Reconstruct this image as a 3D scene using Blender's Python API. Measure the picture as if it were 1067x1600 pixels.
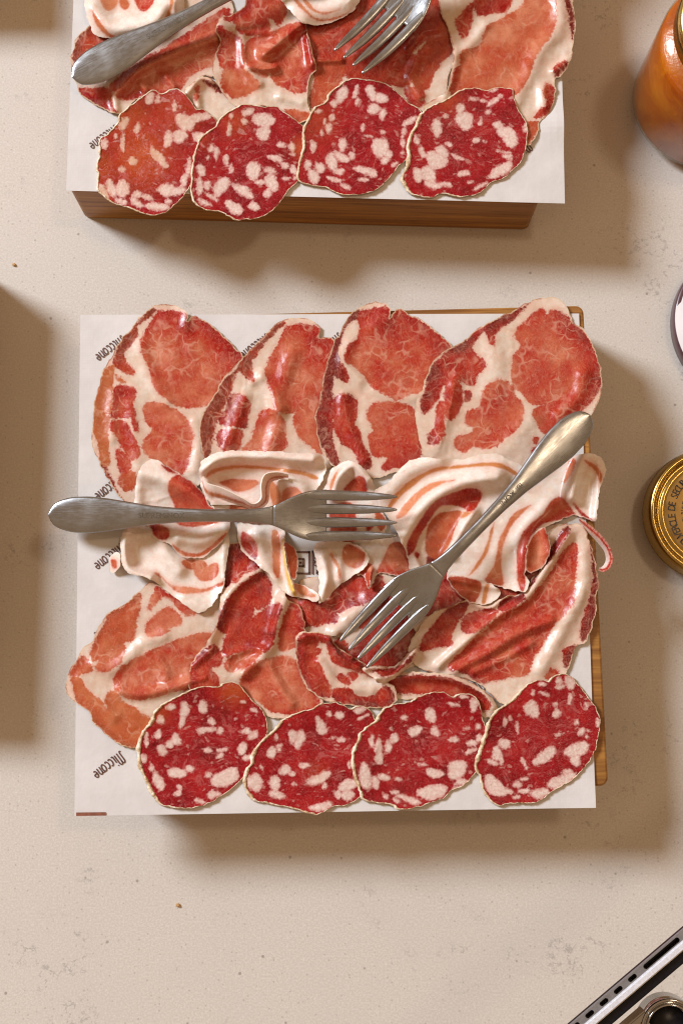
import bpy, bmesh, math, random
import numpy as np
from mathutils import Vector, Matrix
from mathutils.geometry import delaunay_2d_cdt

random.seed(7)
RNG = np.random.default_rng(11)
SC = bpy.context.scene
for o in list(bpy.data.objects):
    bpy.data.objects.remove(o)
COL = SC.collection

# ------------------------------------------------------------------ camera
F = 2100.0                       # focal length in photo pixels (1067 x 1600)
TILT = math.atan(0.134)
BH = 0.045                       # board height
CAMZ = BH + 0.75 * math.cos(TILT)
cam_d = bpy.data.cameras.new('camera')
cam = bpy.data.objects.new('camera', cam_d)
COL.objects.link(cam)
cam.location = (0, 0, CAMZ)
cam.rotation_euler = (TILT, 0, 0)
cam_d.sensor_fit = 'VERTICAL'
cam_d.sensor_height = 36.0
cam_d.lens = F / 1600.0 * 36.0
cam_d.clip_start = 0.01
cam_d.clip_end = 50
SC.camera = cam

# ------------------------------------------------------------------ light
W = bpy.data.worlds.new('World')
SC.world = W
W.use_nodes = True
bg = W.node_tree.nodes['Background']
bg.inputs[0].default_value = (1.0, 0.63, 0.36, 1)
bg.inputs[1].default_value = 0.41


def area_light(name, loc, target, size, power, col, shape='DISK'):
    d = bpy.data.lights.new(name, 'AREA')
    d.shape = shape
    d.size = size
    d.energy = power
    d.color = col
    o = bpy.data.objects.new(name, d)
    COL.objects.link(o)
    o.location = loc
    o.rotation_euler = (Vector(target) - Vector(loc)).to_track_quat('-Z', 'Y').to_euler()
    return o


area_light('key_lamp', (-3.80, 2.46, 3.22), (0, 0.1, 0), 1.45, 400, (0.90, 0.97, 1.08))
area_light('room_lamp', (0.75, 0.55, 2.3), (0, 0.1, 0), 0.22, 6, (1.0, 0.74, 0.50), 'SQUARE')

SC.view_settings.view_transform = 'Standard'
SC.view_settings.look = 'None'
SC.view_settings.exposure = 0.10
SC.view_settings.gamma = 1.0
SC.view_settings.use_curve_mapping = False
SC.render.engine = 'CYCLES'
SC.cycles.use_denoising = True
SC.cycles.filter_width = 1.15
SC.cycles.max_bounces = 8
SC.cycles.transparent_max_bounces = 12
SC.cycles.caustics_reflective = False
SC.cycles.caustics_refractive = False


# ------------------------------------------------------------------ geometry helpers
CT, ST = math.cos(TILT), math.sin(TILT)


def unp(px, py, z):
    """the point at height z that the photograph shows at pixel (px, py)"""
    dx = (np.asarray(px, float) - 533.5) / F
    dy = -(np.asarray(py, float) - 800.0) / F
    wy = dy * CT + ST
    wz = dy * ST - CT
    k = (np.asarray(z, float) - CAMZ) / wz
    return np.stack([dx * k, wy * k, np.asarray(z, float) + 0 * dx], -1)


def U(px, py, z):
    return Vector(unp(px, py, z).tolist())


def cv(ox, oy, s, pts):
    return [(ox + p[0] / s, oy + p[1] / s) + tuple(p[2:]) for p in pts]


def catmull(pts, n=6, closed=True):
    P = np.asarray(pts, float)
    if closed:
        a = np.roll(P, 1, 0); b = P; c = np.roll(P, -1, 0); d = np.roll(P, -2, 0)
    else:
        Q = np.vstack([2 * P[0] - P[1], P, 2 * P[-1] - P[-2]])
        a, b, c, d = Q[:-3], Q[1:-2], Q[2:-1], Q[3:]
    out = []
    for t in np.linspace(0, 1, n, endpoint=False):
        out.append(0.5 * ((2 * b) + (-a + c) * t + (2 * a - 5 * b + 4 * c - d) * t * t + (-a + 3 * b - 3 * c + d) * t ** 3))
    R = np.stack(out, 1).reshape(-1, P.shape[1])
    if not closed:
        R = np.vstack([R, P[-1:]])
    return R


def resample(P, step, closed=True):
    Q = np.vstack([P, P[:1]]) if closed else P
    L = np.concatenate([[0], np.cumsum(np.linalg.norm(np.diff(Q, axis=0), axis=1))])
    n = max(8, int(L[-1] / step))
    t = np.linspace(0, L[-1], n + (0 if closed else 1), endpoint=not closed)
    return np.stack([np.interp(t, L, Q[:, k]) for k in range(Q.shape[1])], -1)


def seg_dist(X, P, closed=True):
    A = P if closed else P[:-1]
    B = np.roll(P, -1, 0) if closed else P[1:]
    best = np.full(len(X), 1e9)
    for i in range(0, len(A), 64):
        a = A[i:i + 64]; d = B[i:i + 64] - a
        L = (d * d).sum(1) + 1e-9
        v = X[:, None, :] - a[None]
        t = np.clip((v * d[None]).sum(2) / L, 0, 1)
        e = v - t[..., None] * d[None]
        best = np.minimum(best, (e * e).sum(2).min(1))
    return np.sqrt(best)


def inside(X, P):
    x, y = X[:, 0], X[:, 1]
    r = np.zeros(len(X), bool)
    Q = np.roll(P, -1, 0)
    for (x0, y0), (x1, y1) in zip(P, Q):
        if y0 == y1:
            continue
        c = ((y0 > y) != (y1 > y)) & (x < (x1 - x0) * (y - y0) / (y1 - y0) + x0)
        r ^= c
    return r


def sdf(X, P):
    lo = P.min(0) - 24; hi = P.max(0) + 24
    k = ((X > lo) & (X < hi)).all(1)
    out = np.full(len(X), -24.0)
    if k.any():
        Y = X[k]
        d = seg_dist(Y, P)
        out[k] = np.clip(np.where(inside(Y, P), d, -d), -24, 40)
    return out


def box_blur(A, r):
    for ax in (0, 1):
        n = 2 * r + 1
        pad = [(0, 0), (0, 0)]
        pad[ax] = (r + 1, r)
        C = np.cumsum(np.pad(A, pad, mode='edge'), axis=ax)
        if ax == 0:
            A = (C[n:] - C[:-n]) / n
        else:
            A = (C[:, n:] - C[:, :-n]) / n
    return A


def dilate(A, r):
    for ax in (0, 1):
        B = A.copy()
        for k in range(1, r + 1):
            for s in (-k, k):
                S = np.roll(A, s, ax)
                B = np.maximum(B, S)
        A = B
    return A


def vnoise(X, scale, seed):
    """smooth value noise in [-1, 1] at 2-D points"""
    r = np.random.default_rng(seed)
    T = r.uniform(-1, 1, (64, 64))
    q = X / scale
    i = np.floor(q).astype(int)
    f = q - i
    f = f * f * (3 - 2 * f)
    g = lambda a, b: T[(i[:, 1] + b) % 64, (i[:, 0] + a) % 64]
    return ((g(0, 0) * (1 - f[:, 0]) + g(1, 0) * f[:, 0]) * (1 - f[:, 1]) +
            (g(0, 1) * (1 - f[:, 0]) + g(1, 1) * f[:, 0]) * f[:, 1])


def new_obj(name, me, mat=None, parent=None):
    o = bpy.data.objects.new(name, me)
    COL.objects.link(o)
    if mat:
        me.materials.append(mat) if not me.materials else None
    if parent:
        o.parent = parent
    return o


def mesh_from(name, V, Fc, smooth=True):
    me = bpy.data.meshes.new(name)
    me.from_pydata([tuple(v) for v in V], [], [tuple(f) for f in Fc])
    me.update()
    if smooth:
        me.polygons.foreach_set('use_smooth', [True] * len(me.polygons))
    return me


def tag(o, label, cat, group=None, kind=None):
    if label: o['label'] = label
    if cat: o['category'] = cat
    if group: o['group'] = group
    if kind: o['kind'] = kind
    return o


def empty(name, loc=(0, 0, 0)):
    o = bpy.data.objects.new(name, None)
    COL.objects.link(o)
    o.location = loc
    o.empty_display_size = 0.01
    return o


def lathe(name, prof, seg=96, mat=None, parent=None, loc=(0, 0, 0)):
    V, Fc = [], []
    n = len(prof)
    for k in range(seg):
        a = 2 * math.pi * k / seg
        for r, z in prof:
            V.append((r * math.cos(a), r * math.sin(a), z))
    for k in range(seg):
        k2 = (k + 1) % seg
        for i in range(n - 1):
            Fc.append((k * n + i, k2 * n + i, k2 * n + i + 1, k * n + i + 1))
    bm = bmesh.new()
    me = mesh_from(name, V, Fc)
    bm.from_mesh(me)
    bmesh.ops.remove_doubles(bm, verts=bm.verts, dist=1e-6)
    bmesh.ops.recalc_face_normals(bm, faces=bm.faces)
    bm.to_mesh(me)
    bm.free()
    o = new_obj(name, me, mat, parent)
    o.location = loc
    return o


def ribbon_strokes(strokes, w, z=0.0):
    """flat stroke lettering: polylines in the plane drawn with a pen of width w"""
    V, Fc = [], []
    for st in strokes:
        P = np.asarray(st, float)
        n = len(P)
        T = np.gradient(P, axis=0)
        T /= np.linalg.norm(T, axis=1)[:, None] + 1e-9
        N = np.stack([-T[:, 1], T[:, 0]], -1) * w / 2
        b = len(V)
        for p, m in zip(P, N):
            V += [(p[0] + m[0], p[1] + m[1], z), (p[0] - m[0], p[1] - m[1], z)]
        for i in range(n - 1):
            k = b + 2 * i
            Fc.append((k, k + 1, k + 3, k + 2))
    return V, Fc


def text_mesh(body, size, extrude=0.0, align='CENTER'):
    c = bpy.data.curves.new('text', 'FONT')
    c.body = body
    c.size = size
    c.extrude = extrude
    c.align_x = align
    c.resolution_u = 3
    o = bpy.data.objects.new('text', c)
    COL.objects.link(o)
    bpy.context.view_layer.update()
    dg = bpy.context.evaluated_depsgraph_get()
    me = bpy.data.meshes.new_from_object(o.evaluated_get(dg))
    bpy.data.objects.remove(o)
    bpy.data.curves.remove(c)
    return me


# ------------------------------------------------------------------ node helpers
class NT:
    def __init__(self, name):
        self.m = bpy.data.materials.new(name)
        self.m.use_nodes = True
        self.t = self.m.node_tree
        self.p = self.t.nodes['Principled BSDF']
        self.out = self.t.nodes['Material Output']

    def n(self, typ, **kw):
        d = self.t.nodes.new(typ)
        for k, v in kw.items():
            setattr(d, k, v)
        return d

    def put(self, sock, v):
        if v is None:
            return
        if hasattr(v, 'bl_rna') and isinstance(v, bpy.types.NodeSocket):
            self.t.links.new(v, sock)
        elif isinstance(v, (tuple, list)):
            if len(v) == 3 and sock.type == 'RGBA':
                v = tuple(v) + (1,)
            sock.default_value = v
        else:
            sock.default_value = v

    def attr(self, name, vec=False):
        a = self.n('ShaderNodeAttribute', attribute_name=name)
        return a.outputs['Vector'] if vec else a.outputs['Fac']

    def math(self, op, a, b=None, c=None, clamp=False):
        d = self.n('ShaderNodeMath', operation=op, use_clamp=clamp)
        self.put(d.inputs[0], a); self.put(d.inputs[1], b)
        if c is not None: self.put(d.inputs[2], c)
        return d.outputs[0]

    def vmath(self, op, a, b=None, s=None):
        d = self.n('ShaderNodeVectorMath', operation=op)
        self.put(d.inputs[0], a)
        if b is not None: self.put(d.inputs[1], b)
        if s is not None: self.put(d.inputs['Scale'], s)
        return d.outputs[0]

    def noise(self, vec, scale, detail=4, rough=0.55, dist=0.0, color=False):
        d = self.n('ShaderNodeTexNoise')
        self.put(d.inputs['Vector'], vec)
        d.inputs['Scale'].default_value = scale
        d.inputs['Detail'].default_value = detail
        d.inputs['Roughness'].default_value = rough
        d.inputs['Distortion'].default_value = dist
        return d.outputs['Color' if color else 'Fac']

    def voro(self, vec, scale, feature='F1', out='Distance', rnd=1.0):
        d = self.n('ShaderNodeTexVoronoi', feature=feature)
        self.put(d.inputs['Vector'], vec)
        d.inputs['Scale'].default_value = scale
        d.inputs['Randomness'].default_value = rnd
        return d.outputs[out]

    def step(self, v, a, b, lo=0.0, hi=1.0):
        d = self.n('ShaderNodeMapRange', interpolation_type='SMOOTHSTEP')
        self.put(d.inputs[0], v); self.put(d.inputs[1], a); self.put(d.inputs[2], b)
        self.put(d.inputs[3], lo); self.put(d.inputs[4], hi)
        return d.outputs[0]

    def lin(self, v, a, b, lo=0.0, hi=1.0):
        d = self.n('ShaderNodeMapRange')
        self.put(d.inputs[0], v); self.put(d.inputs[1], a); self.put(d.inputs[2], b)
        self.put(d.inputs[3], lo); self.put(d.inputs[4], hi)
        return d.outputs[0]

    def mix(self, f, a, b, mode='MIX'):
        d = self.n('ShaderNodeMix', data_type='RGBA', blend_type=mode)
        self.put(d.inputs[0], f); self.put(d.inputs[6], a); self.put(d.inputs[7], b)
        return d.outputs[2]

    def ramp(self, v, stops):
        d = self.n('ShaderNodeValToRGB')
        e = d.color_ramp.elements
        while len(e) < len(stops):
            e.new(0.5)
        for k, (p, c) in enumerate(stops):
            e[k].position = p
            e[k].color = tuple(c) + (1,)
        self.put(d.inputs[0], v)
        return d.outputs[0]

    def bump(self, h, strength=0.3, dist=0.001, prev=None):
        d = self.n('ShaderNodeBump')
        d.inputs['Strength'].default_value = strength
        d.inputs['Distance'].default_value = dist
        self.put(d.inputs['Height'], h)
        if prev is not None: self.put(d.inputs['Normal'], prev)
        return d.outputs[0]

    def set(self, **kw):
        names = dict(color='Base Color', rough='Roughness', metal='Metallic', normal='Normal', spec='Specular IOR Level',
                     sss='Subsurface Weight', sssr='Subsurface Radius', ssss='Subsurface Scale', coat='Coat Weight',
                     coatr='Coat Roughness', alpha='Alpha', trans='Transmission Weight', ior='IOR', aniso='Anisotropic',
                     emit='Emission Color', emits='Emission Strength')
        for k, v in kw.items():
            self.put(self.p.inputs[names[k]], v)
        return self.m

    def objco(self):
        return self.n('ShaderNodeTexCoord').outputs['Object']


def srgb(r, g, b):
    f = lambda c: (c / 255 / 12.92) if c <= 10 else ((c / 255 + 0.055) / 1.055) ** 2.4
    return (f(r), f(g), f(b))


# ------------------------------------------------------------------ materials
def mat_counter():
    k = NT('quartz_counter')
    co = k.objco()
    fine = k.noise(co, 900, 3, 0.6)
    mid = k.noise(co, 18, 4, 0.6)
    col = k.mix(k.step(fine, 0.35, 0.7), (0.52, 0.475, 0.415), (0.61, 0.565, 0.50))
    col = k.mix(k.math('MULTIPLY', k.step(mid, 0.35, 0.75), 0.25), col, (0.50, 0.46, 0.41))
    # fine dark and light grains
    v = k.voro(co, 420, out='Distance')
    vc = k.voro(co, 420, out='Color')
    sep = k.n('ShaderNodeSeparateColor'); k.put(sep.inputs[0], vc)
    grain = k.math('MULTIPLY', k.step(v, 0.16, 0.30, 1, 0), k.step(sep.outputs[0], 0.80, 0.86))
    col = k.mix(k.math('MULTIPLY', grain, 0.45), col, (0.30, 0.26, 0.22))
    grain2 = k.math('MULTIPLY', k.step(v, 0.2, 0.32, 1, 0), k.step(sep.outputs[1], 0.88, 0.92))
    col = k.mix(k.math('MULTIPLY', grain2, 0.25), col, (0.72, 0.69, 0.64))
    # sparse darker specks
    v2 = k.voro(co, 70, out='Distance')
    vc2 = k.voro(co, 70, out='Color')
    sep2 = k.n('ShaderNodeSeparateColor'); k.put(sep2.inputs[0], vc2)
    sp = k.math('MULTIPLY', k.step(v2, 0.04, 0.08, 1, 0), k.step(sep2.outputs[0], 0.68, 0.72))
    col = k.mix(k.math('MULTIPLY', sp, 0.55), col, (0.13, 0.11, 0.09))
    # grey broken vein clusters
    w = k.vmath('ADD', co, k.vmath('SCALE', k.noise(co, 60, 4, 0.7, color=True), s=0.012))
    line = k.math('ABSOLUTE', k.math('SUBTRACT', k.noise(w, 42, 5, 0.65), 0.5))
    line = k.step(line, 0.0, 0.028, 1, 0)
    patch = k.step(k.noise(co, 17, 2, 0.5), 0.55, 0.66)
    brk = k.step(k.noise(co, 260, 3, 0.6), 0.42, 0.58)
    vein = k.math('MULTIPLY', k.math('MULTIPLY', line, patch), brk)
    col = k.mix(k.math('MULTIPLY', vein, 0.55), col, (0.23, 0.215, 0.20))
    return k.set(color=col, rough=k.lin(mid, 0.3, 0.7, 0.42, 0.55), spec=0.35,
                 normal=k.bump(fine, 0.06, 0.0004))


def mat_wood(name, light, dark, sx=1.0):
    k = NT(name)
    co = k.objco()
    mp = k.n('ShaderNodeMapping')
    k.put(mp.inputs['Vector'], co)
    mp.inputs['Scale'].default_value = (9.0, 230.0 * sx, 230.0)
    g = k.noise(mp.outputs[0], 1.0, 5, 0.65, 0.6)
    mp2 = k.n('ShaderNodeMapping')
    k.put(mp2.inputs['Vector'], co)
    mp2.inputs['Scale'].default_value = (40.0, 900.0, 900.0)
    pores = k.noise(mp2.outputs[0], 1.0, 2, 0.6)
    col = k.ramp(g, [(0.36, dark), (0.5, tuple(0.5 * (a + b) for a, b in zip(dark, light))), (0.64, light)])
    col = k.mix(k.math('MULTIPLY', k.step(pores, 0.60, 0.72), 0.55), col, tuple(0.35 * c for c in dark))
    big = k.noise(co, 9, 2, 0.5)
    col = k.mix(k.step(big, 0.4, 0.75, 0.0, 0.35), col, tuple(0.6 * c for c in dark))
    return k.set(color=col, rough=0.45, spec=0.4, normal=k.bump(g, 0.15, 0.0006, k.bump(pores, 0.25, 0.0003)))


def mat_paper():
    k = NT('greaseproof_paper')
    co = k.objco()
    n = k.noise(co, 55, 4, 0.6)
    f = k.noise(co, 700, 2, 0.5)
    col = k.mix(k.step(n, 0.3, 0.7), (0.575, 0.55, 0.525), (0.63, 0.605, 0.58))
    wx = k.n('ShaderNodeTexWave', bands_direction='X'); k.put(wx.inputs['Vector'], co); wx.inputs['Scale'].default_value = 210; wx.inputs['Distortion'].default_value = 1.5
    wy = k.n('ShaderNodeTexWave', bands_direction='Y'); k.put(wy.inputs['Vector'], co); wy.inputs['Scale'].default_value = 210; wy.inputs['Distortion'].default_value = 1.5
    lin = k.math('MULTIPLY', k.math('ADD', wx.outputs[1], wy.outputs[1]), k.step(k.noise(co, 30, 2), 0.4, 0.65))
    col = k.mix(k.math('MULTIPLY', lin, 0.05), col, (0.42, 0.38, 0.35))
    return k.set(color=col, rough=0.55, spec=0.3, normal=k.bump(n, 0.3, 0.0014, k.bump(f, 0.12, 0.0002)))


def mat_plain(name, col, rough=0.5, metal=0.0, spec=0.5, coat=0.0, nscale=300.0, amt=0.12, bump=0.05):
    k = NT(name)
    co = k.objco()
    n = k.noise(co, nscale, 3, 0.6)
    c = k.mix(k.step(n, 0.3, 0.7), tuple(x * (1 - amt) for x in col), tuple(min(1, x * (1 + amt)) for x in col))
    return k.set(color=c, rough=k.lin(n, 0.3, 0.7, rough * 0.85, min(1, rough * 1.15)), metal=metal, spec=spec, coat=coat,
                 normal=k.bump(n, bump, 0.0003))


def mat_steel():
    k = NT('brushed_steel')
    co = k.objco()
    mp = k.n('ShaderNodeMapping')
    k.put(mp.inputs['Vector'], co)
    mp.inputs['Scale'].default_value = (160.0, 1400.0, 1400.0)
    b = k.noise(mp.outputs[0], 1.0, 3, 0.6)
    s = k.noise(co, 70, 4, 0.6)
    f = k.noise(co, 1500, 3, 0.7)
    col = k.mix(k.step(s, 0.3, 0.7), (0.335, 0.345, 0.355), (0.385, 0.395, 0.40))
    col = k.mix(k.math('MULTIPLY', k.step(f, 0.45, 0.7), 0.20), col, (0.26, 0.265, 0.27))
    r = k.math('ADD', k.lin(b, 0.3, 0.7, 0.22, 0.34), k.lin(s, 0.3, 0.7, -0.05, 0.06))
    return k.set(color=col, metal=1.0, rough=r, normal=k.bump(b, 0.04, 0.0002, k.bump(f, 0.04, 0.0001)))


def meat_common(k):
    pc = k.attr('pc', True)
    return pc, k.attr('lean'), k.attr('tone'), k.attr('amber'), k.attr('rim'), k.attr('vein')


def mat_coppa(name, fat_a, fat_b, alpha=(0.8, 0.93), bs=1.0, edge_col=((0.34, 0.11, 0.04), (0.68, 0.50, 0.32)), edge_w=0.75, vein_scale=0.42, edge_soft=1.3, wob=6.0):
    k = NT(name)
    pc, lean, tone, amber, rim, veina = meat_common(k)
    n1 = k.noise(pc, 0.55, 5, 0.6)
    n2 = k.noise(pc, 2.6, 4, 0.65)
    n3 = k.noise(pc, 0.28, 3, 0.55)
    sd = k.math('ADD', lean, k.math('MULTIPLY', k.math('SUBTRACT', n1, 0.5), wob))
    sd = k.math('ADD', sd, k.math('MULTIPLY', k.math('SUBTRACT', n2, 0.5), wob * 0.8))
    m = k.step(sd, -edge_soft, edge_soft)
    # lean colour
    t = k.math('ADD', tone, k.math('MULTIPLY', k.math('SUBTRACT', n3, 0.48), 1.25))
    t = k.math('ADD', t, k.math('MULTIPLY', k.math('SUBTRACT', n2, 0.5), 0.35))
    # deeper colour towards the dried rim of the slice
    t = k.math('ADD', t, k.step(k.math('ADD', rim, k.math('MULTIPLY', k.math('SUBTRACT', n3, 0.5), 40.0)), 2.0, 42.0, 0.34, -0.05))
    lc = k.ramp(t, [(0.0, (0.58, 0.195, 0.105)), (0.25, (0.455, 0.088, 0.038)), (0.5, (0.39, 0.022, 0.009)),
                    (0.75, (0.285, 0.004, 0.004)), (1.0, (0.13, 0.002, 0.003))])
    # muscle fibre
    wv = k.vmath('ADD', pc, k.vmath('SCALE', k.noise(pc, 0.40, 1, 0.5, color=True), s=3.6))
    wv = k.vmath('ADD', wv, k.vmath('SCALE', k.noise(pc, 1.6, 2, 0.6, color=True), s=0.28))
    fib = k.vmath('MULTIPLY', wv, (2.6, 0.55, 1.0))
    nf = k.noise(fib, 1.7, 4, 0.7, 0.6)
    lc = k.mix(k.step(nf, 0.46, 0.74, 0.0, 0.36), lc, (0.58, 0.17, 0.095))
    # marbling: soft branching threads of fat, broken up
    d1 = k.voro(wv, vein_scale, 'DISTANCE_TO_EDGE')
    thick = k.lin(k.noise(pc, 0.50, 3, 0.6), 0.36, 0.72, 0.02, 0.15)
    v1 = k.math('MULTIPLY', k.step(d1, 0.0, k.math('MULTIPLY', thick, 1.5), 1, 0), k.step(k.noise(pc, 0.24, 2, 0.6), 0.46, 0.62))
    rd = k.math('ABSOLUTE', k.math('SUBTRACT', k.noise(wv, 0.60, 3, 0.55, 0.3), 0.5))
    v2 = k.math('MULTIPLY', k.step(rd, 0.0, 0.035, 1, 0), k.step(k.noise(pc, 0.35, 2), 0.44, 0.58))
    d3 = k.voro(wv, vein_scale * 2.2, 'DISTANCE_TO_EDGE')
    v3 = k.math('MULTIPLY', k.step(d3, 0.01, 0.10, 1, 0), k.step(k.noise(pc, 0.45, 2), 0.54, 0.66))
    vv = k.math('MAXIMUM', v1, k.math('MAXIMUM', k.math('MULTIPLY', v2, 0.40), k.math('MULTIPLY', v3, 0.45)))
    vv = k.math('MULTIPLY', vv, veina)
    lc = k.mix(k.math('MULTIPLY', vv, 0.74), lc, k.mix(0.58, lc, (0.72, 0.40, 0.28)))
    # fine grain of the cut muscle
    gr = k.noise(fib, 3.4, 3, 0.75, 0.3)
    lc = k.mix(k.step(gr, 0.50, 0.72, 0.0, 0.42), lc, (0.68, 0.27, 0.18))
    lc = k.mix(k.step(gr, 0.28, 0.46, 0.40, 0.0), lc, k.mix(0.55, lc, (0.10, 0.0, 0.0)))
    # amber, dried or thin lean
    lc = k.mix(amber, lc, k.ramp(n2, [(0.3, (0.46, 0.165, 0.038)), (0.7, (0.57, 0.27, 0.085))]))
    lc = k.mix(k.step(amber, 0.82, 0.92), lc, (0.66, 0.42, 0.10))
    # fat
    fc = k.mix(k.step(n1, 0.32, 0.68), fat_a, fat_b)
    fn = k.noise(pc, 1.3, 4, 0.6)
    fc = k.mix(k.step(fn, 0.50, 0.74, 0.0, 0.42), fc, (0.72, 0.47, 0.36))
    fs = k.noise(k.vmath('MULTIPLY', wv, (0.5, 2.4, 1.0)), 1.1, 4, 0.65, 0.5)
    fc = k.mix(k.step(fs, 0.50, 0.72, 0.0, 0.40), fc, (0.74, 0.48, 0.375))
    fc = k.mix(k.step(fs, 0.30, 0.46, 0.35, 0.0), fc, (0.83, 0.75, 0.67))
    fc = k.mix(k.step(n3, 0.50, 0.72, 0.0, 0.28), fc, (0.70, 0.40, 0.30))
    fc = k.mix(k.math('MULTIPLY', k.step(sd, -8.0, 0.0), 0.34), fc, (0.72, 0.33, 0.24))
    fg = k.noise(wv, 3.2, 3, 0.7)
    fc = k.mix(k.step(fg, 0.50, 0.72, 0.0, 0.22), fc, (0.66, 0.40, 0.29))
    col = k.mix(m, fc, lc)
    # dried edge: cream skin broken by brown
    er = k.math('ADD', rim, k.math('MULTIPLY', k.math('SUBTRACT', n2, 0.5), 5.0))
    edge = k.step(er, 0.6, 2.4, 1.0, 0.0)
    ec = k.mix(k.step(n1, 0.40, 0.52), edge_col[0], edge_col[1])
    col = k.mix(k.math('MULTIPLY', edge, edge_w), col, ec)
    # gloss
    g = k.noise(pc, 0.9, 3, 0.6)
    rough = k.math('ADD', k.lin(g, 0.34, 0.68, 0.18, 0.44), k.math('MULTIPLY', edge, 0.2))
    h = k.math('ADD', k.math('MULTIPLY', n2, 0.25), k.math('MULTIPLY', m, 0.14))
    h = k.math('ADD', h, k.math('MULTIPLY', k.math('MULTIPLY', k.noise(pc, 6.0, 2, 0.6), m), 0.35))
    h = k.math('ADD', h, k.math('MULTIPLY', nf, 0.25))
    h = k.math('ADD', h, k.math('MULTIPLY', gr, 0.25))
    k.set(color=col, rough=rough, spec=0.34, sss=0.20, sssr=(1.0, 0.40, 0.25), ssss=0.0022,
          normal=k.bump(h, 0.40 * bs, 0.0005, k.bump(k.noise(pc, 0.9, 2, 0.5, 0.4), 0.30 * bs, 0.0012, k.bump(k.noise(pc, 0.4, 2, 0.5), 0.3 * bs, 0.002))), alpha=k.lin(m, 0.0, 1.0, alpha[0], alpha[1]))
    return k.m


def mat_salami():
    k = NT('salami_cut')
    pc, lean, tone, amber, rim, veina = meat_common(k)
    n1 = k.noise(pc, 0.7, 4, 0.6)
    n2 = k.noise(pc, 2.4, 4, 0.65)
    n3 = k.noise(pc, 0.25, 3, 0.55)
    wv = k.vmath('ADD', pc, k.vmath('SCALE', k.noise(pc, 0.22, 1, 0.5, color=True), s=6.0))
    wv = k.vmath('ADD', wv, k.vmath('SCALE', k.noise(pc, 1.2, 3, 0.6, color=True), s=1.0))
    base = k.ramp(k.math('ADD', k.math('MULTIPLY', n3, 0.6), k.math('MULTIPLY', n2, 0.4)),
                  [(0.32, (0.13, 0.002, 0.005)), (0.5, (0.265, 0.004, 0.008)), (0.68, (0.37, 0.012, 0.012))])
    base = k.mix(amber, base, k.mix(n1, (0.38, 0.025, 0.006), (0.50, 0.13, 0.022)))
    # mince texture: soft pink smears and crumbs, densest near the middle
    sm = k.noise(k.vmath('MULTIPLY', wv, (0.75, 1.9, 1.0)), 0.66, 6, 0.74, 0.9)
    dens = k.step(rim, 6.0, 60.0, 0.0, 0.055)
    smm = k.step(k.math('ADD', sm, dens), 0.555, 0.66)
    base = k.mix(k.math('MULTIPLY', smm, 0.50), base, (0.44, 0.125, 0.11))
    wf = k.vmath('MULTIPLY', wv, (0.8, 1.25, 1.0))
    c1 = k.voro(wf, 0.95, 'SMOOTH_F1')
    cc = k.n('ShaderNodeSeparateColor'); k.put(cc.inputs[0], k.voro(wf, 0.95, 'F1', 'Color'))
    f1 = k.math('MULTIPLY', k.step(k.math('ADD', c1, k.math('MULTIPLY', k.math('SUBTRACT', n2, .5), .35)), 0.20, 0.30, 1, 0),
                k.step(cc.outputs[0], 0.66, 0.74))
    base = k.mix(k.math('MULTIPLY', f1, 0.65), base, (0.50, 0.23, 0.19))
    c2 = k.voro(wv, 2.2, 'F1')
    cc2 = k.n('ShaderNodeSeparateColor'); k.put(cc2.inputs[0], k.voro(wv, 2.2, 'F1', 'Color'))
    f2 = k.math('MULTIPLY', k.step(c2, 0.18, 0.36, 1, 0), k.step(cc2.outputs[0], 0.70, 0.80))
    base = k.mix(k.math('MULTIPLY', f2, 0.45), base, (0.46, 0.17, 0.145))
    sg = k.noise(wv, 4.2, 3, 0.75)
    base = k.mix(k.step(sg, 0.50, 0.70, 0.0, 0.40), base, (0.46, 0.10, 0.085))
    base = k.mix(k.step(sg, 0.30, 0.47, 0.45, 0.0), base, (0.07, 0.001, 0.002))
    # the large pieces of fat
    sd = k.math('ADD', lean, k.math('MULTIPLY', k.math('SUBTRACT', n1, 0.44), 9.0))
    sd = k.math('ADD', sd, k.math('MULTIPLY', k.math('SUBTRACT', n2, 0.46), 7.0))
    m = k.step(sd, -1.0, 2.6)
    fc = k.mix(k.step(n2, 0.35, 0.7), (0.60, 0.41, 0.345), (0.70, 0.56, 0.49))
    fc = k.mix(k.math('MULTIPLY', k.step(sd, 6.0, 0.5), 0.62), fc, (0.52, 0.20, 0.17))
    fc = k.mix(k.math('MULTIPLY', amber, .8), fc, (0.56, 0.29, 0.14))
    col = k.mix(m, base, fc)
    g = k.noise(pc, 1.0, 3, 0.6)
    h = k.math('ADD', k.math('MULTIPLY', n2, 0.6), k.math('MULTIPLY', m, 0.25))
    h = k.math('ADD', h, k.math('MULTIPLY', k.noise(pc, 7.0, 2, 0.6), 0.16))
    k.set(color=col, rough=k.lin(g, 0.34, 0.68, 0.13, 0.40), spec=0.24, sss=0.06, sssr=(1.0, 0.3, 0.2), ssss=0.0012,
          normal=k.bump(h, 0.55, 0.0007, k.bump(n1, 0.3, 0.0015)))
    return k.m


def mat_casing():
    k = NT('salami_casing')
    co = k.objco()
    n = k.noise(co, 260, 4, 0.65)
    n2 = k.noise(co, 1100, 3, 0.65)
    col = k.ramp(n, [(0.30, (0.36, 0.19, 0.08)), (0.45, (0.60, 0.44, 0.27)), (0.62, (0.76, 0.66, 0.50)), (0.8, (0.80, 0.74, 0.62))])
    col = k.mix(k.step(n2, 0.60, 0.75, 0.0, 0.5), col, (0.25, 0.16, 0.09))
    return k.set(color=col, rough=0.42, spec=0.5, normal=k.bump(n2, 0.6, 0.0007, k.bump(n, 0.5, 0.0015)))


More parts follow.
